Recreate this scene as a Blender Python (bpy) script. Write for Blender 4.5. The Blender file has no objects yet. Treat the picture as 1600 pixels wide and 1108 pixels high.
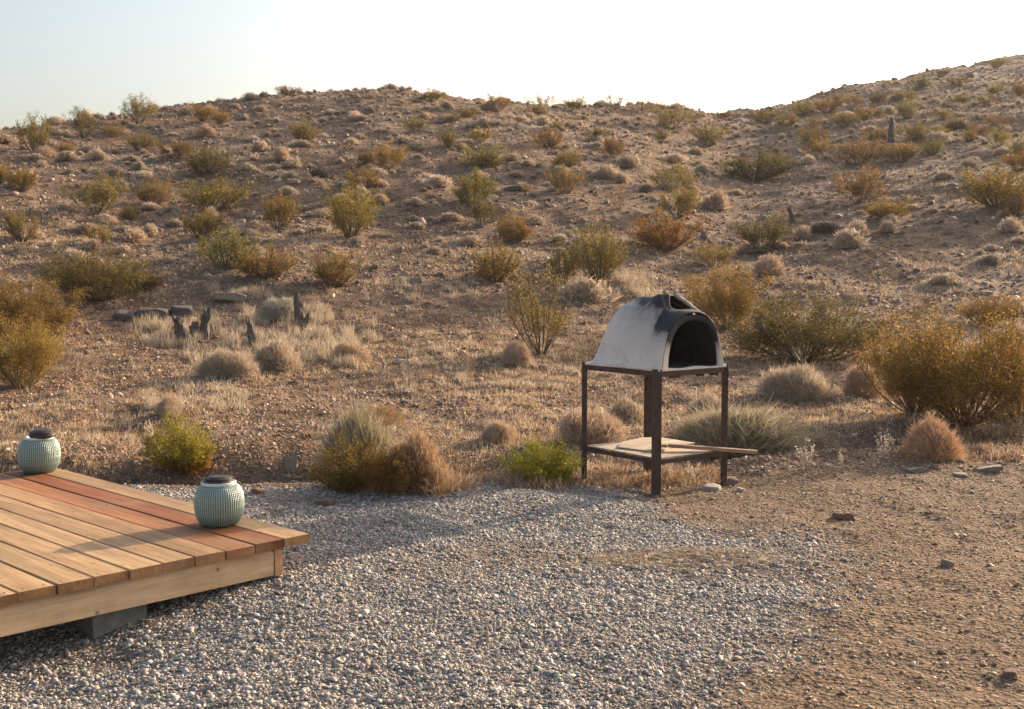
import bpy, bmesh, math, random
import numpy as np
from mathutils import Vector, Matrix
R = math.radians
HAZE = 0.00045
sc = bpy.context.scene
COL = sc.collection
rng = np.random.default_rng(7)
random.seed(7)

# ------------------------------------------------------------------ camera, light, exposure
FPX, CX, CY, YH, EYE = 1800.0, 800.0, 554.0, 425.0, 1.34
PITCH = math.atan((CY - YH) / FPX)
cam_d = bpy.data.cameras.new('camera'); cam = bpy.data.objects.new('camera', cam_d); COL.objects.link(cam)
cam.location = (0, 0, EYE); cam.rotation_euler = (math.pi/2 - PITCH, 0, 0)
cam_d.sensor_width = 36; cam_d.lens = 36 * FPX / 1600; cam_d.clip_end = 3000; cam_d.clip_start = 0.05
sc.camera = cam

SUN_AZ, SUN_EL = 46.0, 17.5        # azimuth: degrees to the right of the view direction
w = bpy.data.worlds.new('World'); sc.world = w; w.use_nodes = True
nt = w.node_tree; bg = nt.nodes['Background']
sky = nt.nodes.new('ShaderNodeTexSky'); sky.sky_type = 'NISHITA'; sky.sun_disc = False
sky.sun_elevation = R(SUN_EL); sky.sun_rotation = R(SUN_AZ)
sky.air_density = 1.05; sky.dust_density = 9.0; sky.ozone_density = 0.8; sky.altitude = 600
nt.links.new(sky.outputs[0], bg.inputs[0]); bg.inputs[1].default_value = 0.15
sl = bpy.data.lights.new('sun', 'SUN'); sun = bpy.data.objects.new('sun', sl); COL.objects.link(sun)
sl.energy = 5.0; sl.angle = R(0.8); sl.color = (1.0, 0.80, 0.58)
dvec = Vector((math.sin(R(SUN_AZ))*math.cos(R(SUN_EL)), math.cos(R(SUN_AZ))*math.cos(R(SUN_EL)), math.sin(R(SUN_EL))))
sun.rotation_euler = dvec.to_track_quat('Z', 'Y').to_euler()
sc.view_settings.view_transform = 'Standard'; sc.view_settings.look = 'None'
sc.view_settings.gamma = 1; sc.view_settings.exposure = 0.93

# ------------------------------------------------------------------ terrain
def _hash(ix, iy, seed):
    h = (ix.astype(np.int64)*374761393 + iy.astype(np.int64)*668265263 + seed*974634777) & 0xffffffff
    h = ((h ^ (h >> 13))*1274126177) & 0xffffffff
    return ((h ^ (h >> 16)) & 0xffff)/65535.0*2-1
def noise(x, y, s, seed=0):
    x = np.asarray(x, float)/s; y = np.asarray(y, float)/s
    ix = np.floor(x); iy = np.floor(y); fx = x-ix; fy = y-iy
    fx = fx*fx*(3-2*fx); fy = fy*fy*(3-2*fy)
    a = _hash(ix, iy, seed); b = _hash(ix+1, iy, seed); c = _hash(ix, iy+1, seed); d = _hash(ix+1, iy+1, seed)
    return (a*(1-fx)+b*fx)*(1-fy)+(c*(1-fx)+d*fx)*fy
def sstep(a, b, x):
    t = np.clip((x-a)/(b-a), 0, 1); return t*t*(3-2*t)
US  = [-600, 0, 50, 130, 200, 300, 400, 500, 600, 700, 800, 900, 1000, 1060, 1130, 1180, 1250, 1350, 1450, 1550, 1600, 2200]
YS  = [230, 205, 201, 190, 180, 167, 157, 151, 149, 152, 158, 165, 172, 181, 184, 180, 157, 131, 110, 93, 85, 50]
DS  = [34, 38, 39, 42, 45, 48, 50, 51, 52, 52, 53, 54, 55, 56, 62, 68, 74, 84, 94, 104, 110, 130]
def softplus(t): return np.where(t > 30, t, np.log1p(np.exp(np.minimum(t, 30))))
def FF(d, Dc):
    W = 2.6; D0 = 16.0
    a = W*softplus((d-D0)/W)
    b = (Dc-D0) + .15*Dc*.1 - 0.22*(d-Dc)
    k = 1.6
    m = np.minimum(a, b)
    return m - k*np.log1p(np.exp(-np.abs(a-b)/k))
CP, SP = math.cos(PITCH), math.sin(PITCH)
def row_tan(v):                    # elevation (z per metre of y) of an image row
    t = (CY-v)/FPX
    return (t*CP - SP)/(CP + t*SP)
def edge_d(u): return np.interp(u, [-400, 380, 700, 900, 1050, 1200, 1600, 2400], [6.9, 7.15, 7.2, 7.55, 7.8, 8.1, 8.5, 9.0])
def terrain(x, y, fine=True):
    x = np.asarray(x, float); y = np.asarray(y, float)
    r = np.hypot(x, y); ph = np.arctan2(x, y)
    pc = np.clip(ph, -R(38), R(38)); d = r*np.cos(pc)
    u = CX + FPX*np.tan(pc)
    ys = np.interp(u, US, YS); Dc = np.interp(u, US, DS)
    k = (EYE + Dc*row_tan(ys))/FF(Dc, Dc)
    fade = 1 - sstep(R(70), R(110), np.abs(ph))
    z = k*FF(d, Dc)*fade
    s = d - edge_d(u)
    A = np.interp(u, [380, 620, 900, 1200], [.40, .30, .10, .16])
    z = z - A*np.exp(-((s-.62)/.42)**2)*fade + .035*np.exp(-((s+.02)/.12)**2)
    z = z -   .155*np.exp(-(((x+1.85)/.8)**2+((y-3.9)/.8)**2))
    ovl = np.exp(-(((x-.93)/.75)**2+((y-7.35)/.75)**2)**2)
    z = z*(1-ovl) - .035*ovl
    far = sstep(13, 22, d)
    z = z + far*(.30*noise(x, y, 6.5, 1) + .12*noise(x, y, 2.4, 2) + .05*noise(x, y, .9, 3))
    z = z + sstep(22, 60, d)*.25*noise(x, y, 11, 7)
    mid = sstep(7.2, 9.5, d)
    z = z + mid*(.05*noise(x, y, 1.3, 4) + .02*noise(x, y, .35, 5))
    z = np.where(d > 60, np.maximum(z, -1.5), z)
    if fine:
        dirt_ = (1-sstep(8.2, 9.2, d))*sstep(.3, 1.6, x)
        z = z + dirt_*(.016*noise(x, y, .33, 91) - .007*sstep(.45, .8, noise(x, y*.7, .16, 92)))
        rg = 1 + 1.4*mid
        z = z + rg*(.012*noise(x, y, .5, 8) + .007*noise(x, y, .13, 9)) + .003*noise(x, y, .05, 10)
    return z
def tz(x, y): return float(terrain(np.array([x]), np.array([y]))[0])
_dd = np.geomspace(3.0, 140, 1600)
def pix(u, v):                     # first ground point seen along a line of sight from the photographer's spot
    lat = (u-CX)/FPX; t = (CY-v)/FPX
    yy = CP + t*SP; ex = lat/yy; ez = (t*CP-SP)/yy
    z = terrain(ex*_dd, _dd); hit = np.nonzero(EYE+ez*_dd <= z)[0]
    if len(hit) == 0:
        i = int(np.argmax((z-EYE)/_dd))
    else: i = int(hit[0])
    d = _dd[i]; return float(ex*d), float(d), float(z[i])

def gravel_mask(x, y):             # 1 on the crushed stone pad
    u = CX + FPX*x/np.maximum(y, .5)
    # right boundary of the pad in world x as function of y
    bx = np.interp(y, [2.5, 3.5, 4.2, 4.9, 5.4, 6.0, 6.6, 7.0], [.45, .62, .95, 1.50, 1.55, 1.15, .85, .55])
    n = .22*noise(x, y, .5, 21)+.12*noise(x, y, .16, 22)
    m = 1-sstep(-.45, .40, x-bx+n)
    m = m*(1-sstep(-.22, .02, y-edge_d(u)+.5*n))
    return m*(1-.25*sstep(.25, .7, noise(x, y, .42, 25)))
def straw_mask(x, y):
    a = np.exp(-(((x-.75)/.34)**2+((y-5.27)/.10)**2))
    return a*(.7+.5*noise(x, y, .12, 31))

# ------------------------------------------------------------------ helpers
def tag(o, label=None, cat=None, group=None, kind=None):
    if label: o['label'] = label
    if cat: o['category'] = cat
    if group: o['group'] = group
    if kind: o['kind'] = kind
    return o
def empty(name, loc, rz=0):
    o = bpy.data.objects.new(name, None); COL.objects.link(o); o.location = loc; o.rotation_euler = (0, 0, rz)
    o.empty_display_size = .1; return o
def mesh_np(name, V, F, mat, cols=None, smooth=False, n=3):
    me = bpy.data.meshes.new(name); V = np.asarray(V, np.float32); F = np.asarray(F, np.int32)
    me.vertices.add(len(V)); me.vertices.foreach_set('co', V.ravel())
    me.loops.add(F.size); me.loops.foreach_set('vertex_index', F.ravel())
    me.polygons.add(len(F)); me.polygons.foreach_set('loop_start', np.arange(0, F.size, n, dtype=np.int32))
    me.polygons.foreach_set('loop_total', np.full(len(F), n, np.int32))
    if smooth: me.polygons.foreach_set('use_smooth', np.ones(len(F), bool))
    me.update(calc_edges=True)
    if cols is not None:
        a = me.color_attributes.new('tint', 'FLOAT_COLOR', 'POINT')
        c = np.ones((len(V), 4), np.float32); c[:, :3] = cols; a.data.foreach_set('color', c.ravel())
    me.materials.append(mat); return me
def link(name, me, parent=None, loc=None):
    o = bpy.data.objects.new(name, me); COL.objects.link(o)
    if parent: o.parent = parent
    if loc is not None: o.location = loc
    return o
def bm_obj(name, bm, mat, parent=None, smooth=False, bevel=0):
    me = bpy.data.meshes.new(name); bm.to_mesh(me); bm.free(); me.materials.append(mat)
    if smooth:
        for p in me.polygons: p.use_smooth = True
    o = link(name, me, parent)
    if bevel:
        m = o.modifiers.new('bevel', 'BEVEL'); m.width = bevel; m.segments = 2; m.limit_method = 'ANGLE'
    return o
def box(bm, x0, x1, y0, y1, z0, z1, M=None, jit=0):
    vs = []
    for z in (z0, z1):
        for y in (y0, y1):
            for x in (x0, x1):
                p = Vector((x+random.uniform(-jit, jit), y+random.uniform(-jit, jit), z+random.uniform(-jit, jit)))
                if M: p = M @ p
                vs.append(bm.verts.new(p))
    for f in ((0,2,3,1),(4,5,7,6),(0,1,5,4),(2,6,7,3),(0,4,6,2),(1,3,7,5)): bm.faces.new([vs[i] for i in f])
    return vs
def beam(bm, a, b, wx, wy, up=(0,0,1)):
    a = Vector(a); b = Vector(b); d = (b-a); L = d.length; d.normalize()
    s = d.cross(Vector(up)).normalized(); t = s.cross(d).normalized()
    M = Matrix((s.to_4d(), t.to_4d(), d.to_4d(), (0,0,0,1))).transposed()
    M = Matrix(((s.x,t.x,d.x,a.x),(s.y,t.y,d.y,a.y),(s.z,t.z,d.z,a.z),(0,0,0,1)))
    box(bm, -wx/2, wx/2, -wy/2, wy/2, 0, L, M)

# --- materials
def mat(name):
    m = bpy.data.materials.new(name); m.use_nodes = True
    nt = m.node_tree; return m, nt, nt.nodes['Principled BSDF']
def N(nt, t, **k):
    n = nt.nodes.new(t)
    for a, b in k.items():
        if a in n.inputs: n.inputs[a].default_value = b
        else: setattr(n, a, b)
    return n
def noise_n(nt, vec, scale, detail=4, rough=.55):
    n = N(nt, 'ShaderNodeTexNoise'); n.inputs['Scale'].default_value = scale; n.inputs['Detail'].default_value = detail
    n.inputs['Roughness'].default_value = rough
    if vec: nt.links.new(vec, n.inputs['Vector'])
    return n.outputs['Fac']
def ramp(nt, fac, stops):
    r = N(nt, 'ShaderNodeValToRGB'); e = r.color_ramp.elements
    while len(e) < len(stops): e.new(.5)
    for i, (p, c) in enumerate(stops):
        e[i].position = p; e[i].color = (c, c, c, 1) if isinstance(c, (int, float)) else (*c, 1)
    nt.links.new(fac, r.inputs[0]); return r.outputs[0]
def mix(nt, fac, a, b, mode='MIX'):
    n = N(nt, 'ShaderNodeMix'); n.data_type = 'RGBA'; n.blend_type = mode
    for s, v in ((0, fac), (6, a), (7, b)):
        if hasattr(v, 'links') or hasattr(v, 'is_linked'): nt.links.new(v, n.inputs[s])
        elif s == 0: n.inputs[0].default_value = v
        else: n.inputs[s].default_value = (*v, 1)
    return n.outputs[2]
def bump(nt, h, bs, strength=.5, dist=.01, prev=None):
    b = N(nt, 'ShaderNodeBump'); b.inputs['Strength'].default_value = strength; b.inputs['Distance'].default_value = dist
    nt.links.new(h, b.inputs['Height'])
    if prev: nt.links.new(prev, b.inputs['Normal'])
    nt.links.new(b.outputs[0], bs.inputs['Normal']); return b.outputs[0]
def geo_pos(nt): return N(nt, 'ShaderNodeNewGeometry').outputs['Position']
def obj_pos(nt): return N(nt, 'ShaderNodeTexCoord').outputs['Object']

def make_ground_mat():
    m, nt, b = mat('desert_soil'); P = geo_pos(nt)
    big = noise_n(nt, P, .35, 5, .6); med = noise_n(nt, P, 3.0, 6, .65); fin = noise_n(nt, P, 34, 5, .7)
    c1 = ramp(nt, med, [(.30, (.150,.086,.050)), (.5, (.255,.155,.092)), (.72, (.37,.245,.155))])
    c2 = ramp(nt, med, [(.30, (.150,.090,.058)), (.5, (.255,.160,.106)), (.75, (.37,.25,.170))])
    c = mix(nt, ramp(nt, big, [(.42, 0.), (.60, 1.)]), c1, c2)
    c = mix(nt, ramp(nt, noise_n(nt, P, .16, 6, .62), [(.55, 0.), (.66, .75)]), c, (.42, .275, .185))
    c = mix(nt, ramp(nt, noise_n(nt, P, .23, 6, .62), [(.34, .6), (.44, 0.)]), c, (.21, .155, .125))
    v = N(nt, 'ShaderNodeTexVoronoi'); v.inputs['Scale'].default_value = 48; nt.links.new(P, v.inputs['Vector'])
    vc = N(nt, 'ShaderNodeSeparateColor'); nt.links.new(v.outputs['Color'], vc.inputs[0])
    spk = ramp(nt, vc.outputs[0], [(0., .55), (.55, .95), (.8, 1.1), (1., 1.9)])
    c = mix(nt, 1., c, ramp(nt, noise_n(nt, P, 1.4, 5, .6), [(.36, .72), (.62, 1.12)]), 'MULTIPLY')
    c = mix(nt, .8, c, spk, 'MULTIPLY')
    c = mix(nt, .6, c, ramp(nt, fin, [(.3, .6), (.7, 1.35)]), 'MULTIPLY')
    a = N(nt, 'ShaderNodeAttribute'); a.attribute_name = 'tint'
    sp = N(nt, 'ShaderNodeSeparateColor'); nt.links.new(a.outputs['Color'], sp.inputs[0])
    grit = mix(nt, .8, (.29,.25,.215), spk, 'MULTIPLY')
    c = mix(nt, sp.outputs[0], c, grit)
    c = mix(nt, sp.outputs[1], c, (.42,.27,.11))
    sand = mix(nt, .6, ramp(nt, fin, [(.3, (.18,.118,.075)), (.7, (.32,.22,.145))]), spk, 'MULTIPLY')
    c = mix(nt, sp.outputs[2], c, sand)
    nt.links.new(c, b.inputs['Base Color']); b.inputs['Roughness'].default_value = .95; b.inputs['Specular IOR Level'].default_value = .15
    b1 = bump(nt, fin, b, 1., .035); b2 = bump(nt, v.outputs['Distance'], b, .9, .02, b1)
    return m
def make_stone_mat(name, mul=1.):
    m, nt, b = mat(name); a = N(nt, 'ShaderNodeAttribute'); a.attribute_name = 'tint'
    n = noise_n(nt, geo_pos(nt), 90, 3)
    c = mix(nt, .6, a.outputs['Color'], ramp(nt, n, [(.3, .65), (.7, 1.3)]), 'MULTIPLY')
    nt.links.new(c, b.inputs['Base Color']); b.inputs['Roughness'].default_value = .8; b.inputs['Specular IOR Level'].default_value = .3
    return m
def make_leaf_mat(name, trans=.35, use_obj=True):
    m, nt, b = mat(name); a = N(nt, 'ShaderNodeAttribute'); a.attribute_name = 'tint'
    c = a.outputs['Color']
    if use_obj:
        oi = N(nt, 'ShaderNodeObjectInfo'); c = mix(nt, 1., c, oi.outputs['Color'], 'MULTIPLY')
    nt.links.new(c, b.inputs['Base Color']); b.inputs['Roughness'].default_value = .7; b.inputs['Specular IOR Level'].default_value = .2
    tr = N(nt, 'ShaderNodeBsdfTranslucent'); nt.links.new(c, tr.inputs[0])
    mx = N(nt, 'ShaderNodeMixShader'); mx.inputs[0].default_value = trans
    nt.links.new(b.outputs[0], mx.inputs[1]); nt.links.new(tr.outputs[0], mx.inputs[2])
    nt.links.new(mx.outputs[0], nt.nodes['Material Output'].inputs[0]); return m
M_ground = make_ground_mat()
M_stone = make_stone_mat('stone')
M_leaf = make_leaf_mat('shrub_leaves', .35)
M_straw = make_leaf_mat('dry_straw', .30)
M_twig = make_leaf_mat('twig_bark', .0)

# ------------------------------------------------------------------ ground sheet
def build_ground():
    az = np.concatenate([np.linspace(-180, -34, 60)[:-1], np.linspace(-34, 34, 900), np.linspace(34, 180, 60)[1:]])
    rr = np.concatenate([[.0], np.geomspace(.4, 3.0, 24)[:-1], np.geomspace(3.0, 9.5, 330)[:-1], np.geomspace(9.5, 130, 420), np.geomspace(140, 900, 14)])
    A, Rr = np.meshgrid(np.radians(az), rr)
    X = Rr*np.sin(A); Y = Rr*np.cos(A)
    Z = terrain(X, Y)
    nr, na = X.shape
    V = np.stack([X, Y, Z], -1).reshape(-1, 3)
    i = np.arange(nr-1)[:, None]*na + np.arange(na-1)[None, :]
    F = np.stack([i, i+na, i+na+1, i+1], -1).reshape(-1, 4)[:, ::-1]
    xf, yf = V[:, 0], V[:, 1]
    C = np.zeros((len(V), 3)); C[:, 0] = gravel_mask(xf, yf); C[:, 1] = np.clip(straw_mask(xf, yf), 0, 1)*.8
    dd = np.hypot(xf, yf)
    C[:, 2] = sstep(9, 7.8, dd)*(1-C[:, 0])*.75*(yf > 0)
    me = mesh_np('ground', V, F, M_ground, C, True, 4)
    tag(link('ground', me), kind='structure')
build_ground()

# ------------------------------------------------------------------ stones (stuff)
def ico():
    t = (1+5**.5)/2
    v = np.array([(-1,t,0),(1,t,0),(-1,-t,0),(1,-t,0),(0,-1,t),(0,1,t),(0,-1,-t),(0,1,-t),(t,0,-1),(t,0,1),(-t,0,-1),(-t,0,1)], float)
    v /= np.linalg.norm(v[0])
    f = np.array([(0,11,5),(0,5,1),(0,1,7),(0,7,10),(0,10,11),(1,5,9),(5,11,4),(11,10,2),(10,7,6),(7,1,8),(3,9,4),(3,4,2),(3,2,6),(3,6,8),(3,8,9),(4,9,5),(2,4,11),(6,2,10),(8,6,7),(9,8,1)])
    return v, f
IV, IF = ico()
TPL = [IV*(1+rng.uniform(-.42, .30, (12, 1)))*np.array([1.1, rng.uniform(.5, .9), rng.uniform(.34, .62)]) for _ in range(24)]
TPL = np.array(TPL)
def rots(n, tilt=.5):
    a = rng.uniform(0, 2*np.pi, n); bx = rng.normal(0, tilt, n); by = rng.normal(0, tilt, n)
    ca, sa = np.cos(a), np.sin(a); cb, sb = np.cos(bx), np.sin(bx); cc, s2 = np.cos(by), np.sin(by)
    Rz = np.zeros((n, 3, 3)); Rz[:, 0, 0] = ca; Rz[:, 0, 1] = -sa; Rz[:, 1, 0] = sa; Rz[:, 1, 1] = ca; Rz[:, 2, 2] = 1
    Rx = np.zeros((n, 3, 3)); Rx[:, 0, 0] = 1; Rx[:, 1, 1] = cb; Rx[:, 1, 2] = -sb; Rx[:, 2, 1] = sb; Rx[:, 2, 2] = cb
    Ry = np.zeros((n, 3, 3)); Ry[:, 1, 1] = 1; Ry[:, 0, 0] = cc; Ry[:, 0, 2] = s2; Ry[:, 2, 0] = -s2; Ry[:, 2, 2] = cc
    return Rz@Rx@Ry
def stones(name, x, y, size, cols, lift=.15, tilt=.45):
    n = len(x); T = TPL[rng.integers(0, len(TPL), n)]*size[:, None, None]
    V = np.einsum('nij,nkj->nki', rots(n, tilt), T)
    z = terrain(x, y) + size*rng.uniform(-lift, lift*1.6, n)
    V += np.stack([x, y, z], -1)[:, None, :]
    F = IF[None] + (np.arange(n)*12)[:, None, None]
    C = np.repeat(cols, 12, axis=0)
    me = mesh_np(name, V.reshape(-1, 3), F.reshape(-1, 3), M_stone, C)
    return link(name, me)
def pal(n, base, w, var=.22):
    base = np.array(base); w = np.array(w)/sum(w)
    c = base[rng.choice(len(base), n, p=w)]
    return np.clip(c*(1+rng.normal(0, var, (n, 1)))*(1+rng.normal(0, .04, (n, 3))), .02, .85)
# crushed stone pad
n = 250000
x = rng.uniform(-2.9, 2.0, n); y = rng.uniform(2.9, 7.3, n)
keep = (rng.uniform(0, 1, n) < gravel_mask(x, y)**1.3*(1-.4*sstep(.25, .7, noise(x, y, .42, 25)+.4*noise(x, y, .12, 26)))) & (np.abs(x) < .50*y+.25)
x, y = x[keep], y[keep]
size = np.clip(rng.lognormal(math.log(.0055), .45, len(x)), .0028, .018)
GP = [(.33,.285,.245), (.40,.35,.305), (.50,.445,.39), (.18,.15,.13), (.38,.295,.215), (.32,.30,.285)]
tag(stones('gravel', x, y, size, pal(len(x), GP, [4, 4, 2.6, .8, 1.6, 2.6], .17), .25, .38), 'crushed grey stone spread over the pad beside the wooden deck', 'gravel', kind='stuff')
# grit on the bare dirt
n = 90000
x = rng.uniform(-2.6, 4.5, n); y = rng.uniform(3.0, 8.6, n)
gm = gravel_mask(x, y); keep = (rng.uniform(0, 1, n) > gm*.9) & (np.abs(x) < .5*y+.3)
x, y = x[keep], y[keep]
size = np.clip(rng.lognormal(math.log(.0044), .5, len(x)), .002, .022)
DP = [(.29,.195,.13), (.40,.285,.195), (.22,.14,.09), (.60,.50,.40), (.34,.20,.12)]
tag(stones('dirt_grit', x, y, size, pal(len(x), DP, [4, 3.4, 1.5, .6, 1.6], .22), .12, .35), 'small brown grit and pebbles on the bare dirt right of the gravel', 'pebbles', kind='stuff')
# stony soil of the lower slope and the hill
def polar(n, d0, d1, power=1.0, half=.50):
    d = d0*(d1/d0)**(rng.uniform(0, 1, n)**power); x = rng.uniform(-half, half, n)*d; return x, d
HP = [(.33,.215,.145), (.43,.30,.21), (.23,.145,.10), (.55,.44,.34), (.38,.225,.14)]
x, y = polar(80000, 7.6, 21)
size = np.clip(rng.lognormal(math.log(.011), .48, len(x)), .005, .05)*np.interp(y, [7, 21], [.8, 1.5])
m = noise(x, y, 1.1, 41) > rng.uniform(-1.1, .5, len(x)); x, y, size = x[m], y[m], size[m]
tag(stones('slope_stones', x, y, size, pal(len(x), HP, [4, 3, 3, .5, 2.4]), .2), 'loose brown stones strewn over the lower slope behind the oven', 'stones', kind='stuff')
x, y = polar(42000, 19, 62, .9)
size = np.clip(rng.lognormal(math.log(.030), .5, len(x)), .015, .26)*np.interp(y, [19, 60], [.8, 1.5])
x2, y2 = polar(14000, 56, 115, 1.); k = x2 > y2*.12; x2, y2 = x2[k], y2[k]
size2 = np.clip(rng.lognormal(math.log(.08), .5, len(x2)), .03, .5)
x = np.r_[x, x2]; y = np.r_[y, y2]; size = np.r_[size, size2]
tag(stones('hill_stones', x, y, size, pal(len(x), [(.29,.20,.145), (.36,.26,.20), (.20,.135,.10), (.46,.37,.30)], [4, 3, 3, .5]), .15), 'scattered grey brown rocks covering the upper hillside', 'rocks', kind='stuff')

# ------------------------------------------------------------------ blades / leaves
def blades(P, D, L, W, cols, bend=.3):
    """thin tapering blades: base points P, unit directions D, lengths, widths -> V,F,C (two quads+tip folded as 3 tris)"""
    n = len(P); rv = rng.normal(0, 1, (n, 3)); S = np.cross(D, rv); S /= np.linalg.norm(S, axis=1)[:, None]+1e-9
    B = np.cross(D, S)*(rng.uniform(-1, 1, n)*bend*L)[:, None]
    a = P-S*W[:, None]/2; b = P+S*W[:, None]/2
    m = P+D*(L*.55)[:, None]+B*.35; c = m-S*W[:, None]*.4; d = m+S*W[:, None]*.4
    t = P+D*L[:, None]+B
    V = np.stack([a, b, c, d, t], 1).reshape(-1, 3)
    F = np.array([(0,1,3),(0,3,2),(2,3,4)])[None]+(np.arange(n)*5)[:, None, None]
    return V, F.reshape(-1, 3), np.repeat(cols, 5, axis=0)
def leaves(P, size, cols, vert=0.):
    n = len(P); D = rng.normal(0, 1, (n, 3)); D[:, 2] += vert; D /= np.linalg.norm(D, axis=1)[:, None]
    S = np.cross(D, rng.normal(0, 1, (n, 3))); S /= np.linalg.norm(S, axis=1)[:, None]+1e-9
    L = size[:, None]; a = P; b = P+D*L*.5+S*L*.28; c = P+D*L; d = P+D*L*.5-S*L*.28
    V = np.stack([a, b, c, d], 1).reshape(-1, 3); F = np.array([(0,1,2,3)])+(np.arange(n)*4)[:, None]
    return V, F, np.repeat(cols, 4, axis=0)
def tubes(lines, radii, cols):
    Vs, Fs, Cs = [], [], []; o = 0
    for pts, r, c in zip(lines, radii, cols):
        pts = np.asarray(pts); n = len(pts)
        tdir = pts[-1]-pts[0]; tdir /= np.linalg.norm(tdir)+1e-9
        s = np.cross(tdir, [0.31, .95, .1]); s /= np.linalg.norm(s)+1e-9; t = np.cross(tdir, s)
        ang = np.array([0, 2.094, 4.189]); ring = np.cos(ang)[:, None]*s+np.sin(ang)[:, None]*t
        rr = r*np.linspace(1, .35, n)
        V = pts[:, None, :]+ring[None]*rr[:, None, None]; Vs.append(V.reshape(-1, 3))
        for i in range(n-1):
            for j in range(3):
                k = (j+1) % 3; Fs.append((o+i*3+j, o+i*3+k, o+i*3+3+k, o+i*3+3+j))
        Cs.append(np.tile(c, (n*3, 1))); o += n*3
    return np.concatenate(Vs), np.array(Fs), np.concatenate(Cs)

# ------------------------------------------------------------------ creosote bushes (unit height, unit-ish width)
def creosote_meshes(seed, nstem, nleaf, lsize, spread=1.0, sparse=0.0, lowfill=.25, twr=.006):
    r = np.random.default_rng(seed); lines, rad = [], []; tips = []
    lobes = r.uniform(0, 2*np.pi, 4); lw = r.uniform(.6, 1.15, 4)
    for s in range(nstem):
        a = r.uniform(0, 2*np.pi); til = r.uniform(.08, 1.0)**.8*1.15*spread
        lobe = 1-.25*sum(w_*math.exp(-((math.atan2(math.sin(a-l), math.cos(a-l)))/.35)**2) for l, w_ in zip(lobes, lw))
        L = r.uniform(.62, 1.05)*(1-.28*min(til, 1.3)/1.3)*lobe
        dx, dy = math.cos(a), math.sin(a); b0 = r.uniform(0, .05)
        pts = []
        for t in np.linspace(0, 1, 6):
            ta = til*(1-.35*t); rad_ = L*t*math.sin(ta); zz = L*t*math.cos(ta)
            pts.append((dx*(b0+rad_)+r.normal(0, .012)*t, dy*(b0+rad_)+r.normal(0, .012)*t, zz))
        pts = np.array(pts); lines.append(pts); rad.append(twr*r.uniform(.7, 1.3))
        for q in range(r.integers(4, 8)):
            t = r.uniform(.3, .95); i = min(int(t*5), 4); f = t*5-i; p0 = pts[i]*(1-f)+pts[i+1]*f
            dd = (pts[i+1]-pts[i]); dd /= np.linalg.norm(dd); dd = dd+r.normal(0, .5, 3); dd[2] += .25; dd /= np.linalg.norm(dd)
            l2 = r.uniform(.10, .26)*(1.15-t*.5)
            p1 = p0+dd*l2*.5+r.normal(0, .01, 3); p2 = p0+dd*l2+np.array([0, 0, .02])
            lines.append(np.array([p0, p1, p2])); rad.append(twr*.45); tips.append((p0, p2, t))
    T0 = np.array([t[0] for t in tips]); T1 = np.array([t[1] for t in tips])
    wgt = r.uniform(.15, 1.5, len(tips))**1.5; wgt /= wgt.sum()
    k = r.choice(len(tips), nleaf, p=wgt); f = r.uniform(.15, 1.1, nleaf)[:, None]
    P = T0[k]*(1-f)+T1[k]*f + r.normal(0, .026*(1-.4*sparse), (nleaf, 3)); P[:, 2] = np.maximum(P[:, 2], .02)
    hue = (r.normal(0, 1, len(tips)))[k]+r.normal(0, .7, nleaf)
    g = np.array([.215, .168, .036]); o = np.array([.35, .215, .055]); y_ = np.array([.42, .34, .12])
    h = np.clip(.5+.3*hue, 0, 1)[:, None]; C = g*(1-h)+o*h
    yy = (r.uniform(0, 1, nleaf) < .12)[:, None]; C = np.where(yy, y_, C)*r.uniform(.6, 1.3, (nleaf, 1))
    kx = 1/(2*np.percentile(np.abs(P[:, :2]), 95)); kz = 1/np.percentile(P[:, 2], 98.5)
    K = np.array([kx, kx, kz]); P = P*K; lines = [l*K for l in lines]
    V, F, C = leaves(P, lsize*r.uniform(.6, 1.4, nleaf), C, .4)
    fol = mesh_np('foliage', V, F, M_leaf, C, False, 4)
    V, F, C = tubes(lines, rad, [np.array([.17, .125, .09])*random.uniform(.7, 1.2) for _ in lines])
    stm = mesh_np('stems', V, F, M_twig, C, False, 4)
    return fol, stm
NEAR = [creosote_meshes(11+i, 80, 24000, .021, 1.05, twr=.0055) for i in range(3)]
FAR = [creosote_meshes(31+i, [46, 34, 58, 28, 50, 40, 30, 54, 38][i], [5200, 4200, 5600, 3400, 5200, 4600, 3600, 5400, 4400][i], .038, [1, .8, 1.15, .9, 1.25, .7, 1.1, 1, .85][i], twr=.010) for i in range(9)]
THIN = [creosote_meshes(51, 26, 4200, .026, .62, twr=.011), creosote_meshes(52, 24, 1100, .036, .8, .5, twr=.010), creosote_meshes(53, 22, 1000, .036, 1.0, .5, twr=.010)]
UPR = [creosote_meshes(61, 70, 9000, .026, .5, twr=.008), creosote_meshes(62, 60, 7500, .028, .6, twr=.008)]
protos = {}
def bush(name, src, loc, sx, sy, sz, rz, col, label, cat, group=None, parts=('foliage', 'stems')):
    e = empty(name, loc, rz); e.scale = (sx, sy, sz); tag(e, label, cat, group)
    for pn, me in zip(parts, src):
        o = link(pn, me, e); o.color = (*col, 1)
    return e
ORD = ['first','second','third','fourth','fifth','sixth','seventh','eighth','ninth','tenth','eleventh','twelfth','thirteenth','fourteenth','fifteenth','sixteenth','seventeenth','eighteenth','nineteenth','twentieth']
def ordw(i):
    if i < 20: return ORD[i]
    tens = {2:'twenty', 3:'thirty', 4:'forty', 5:'fifty'}[(i+1)//10] if (i+1)//10 in (2,3,4,5) else 'sixty'
    r_ = (i+1) % 10
    return tens+'-'+ORD[r_-1] if r_ else {'twenty':'twentieth','thirty':'thirtieth','forty':'fortieth','fifty':'fiftieth'}[tens]
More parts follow.
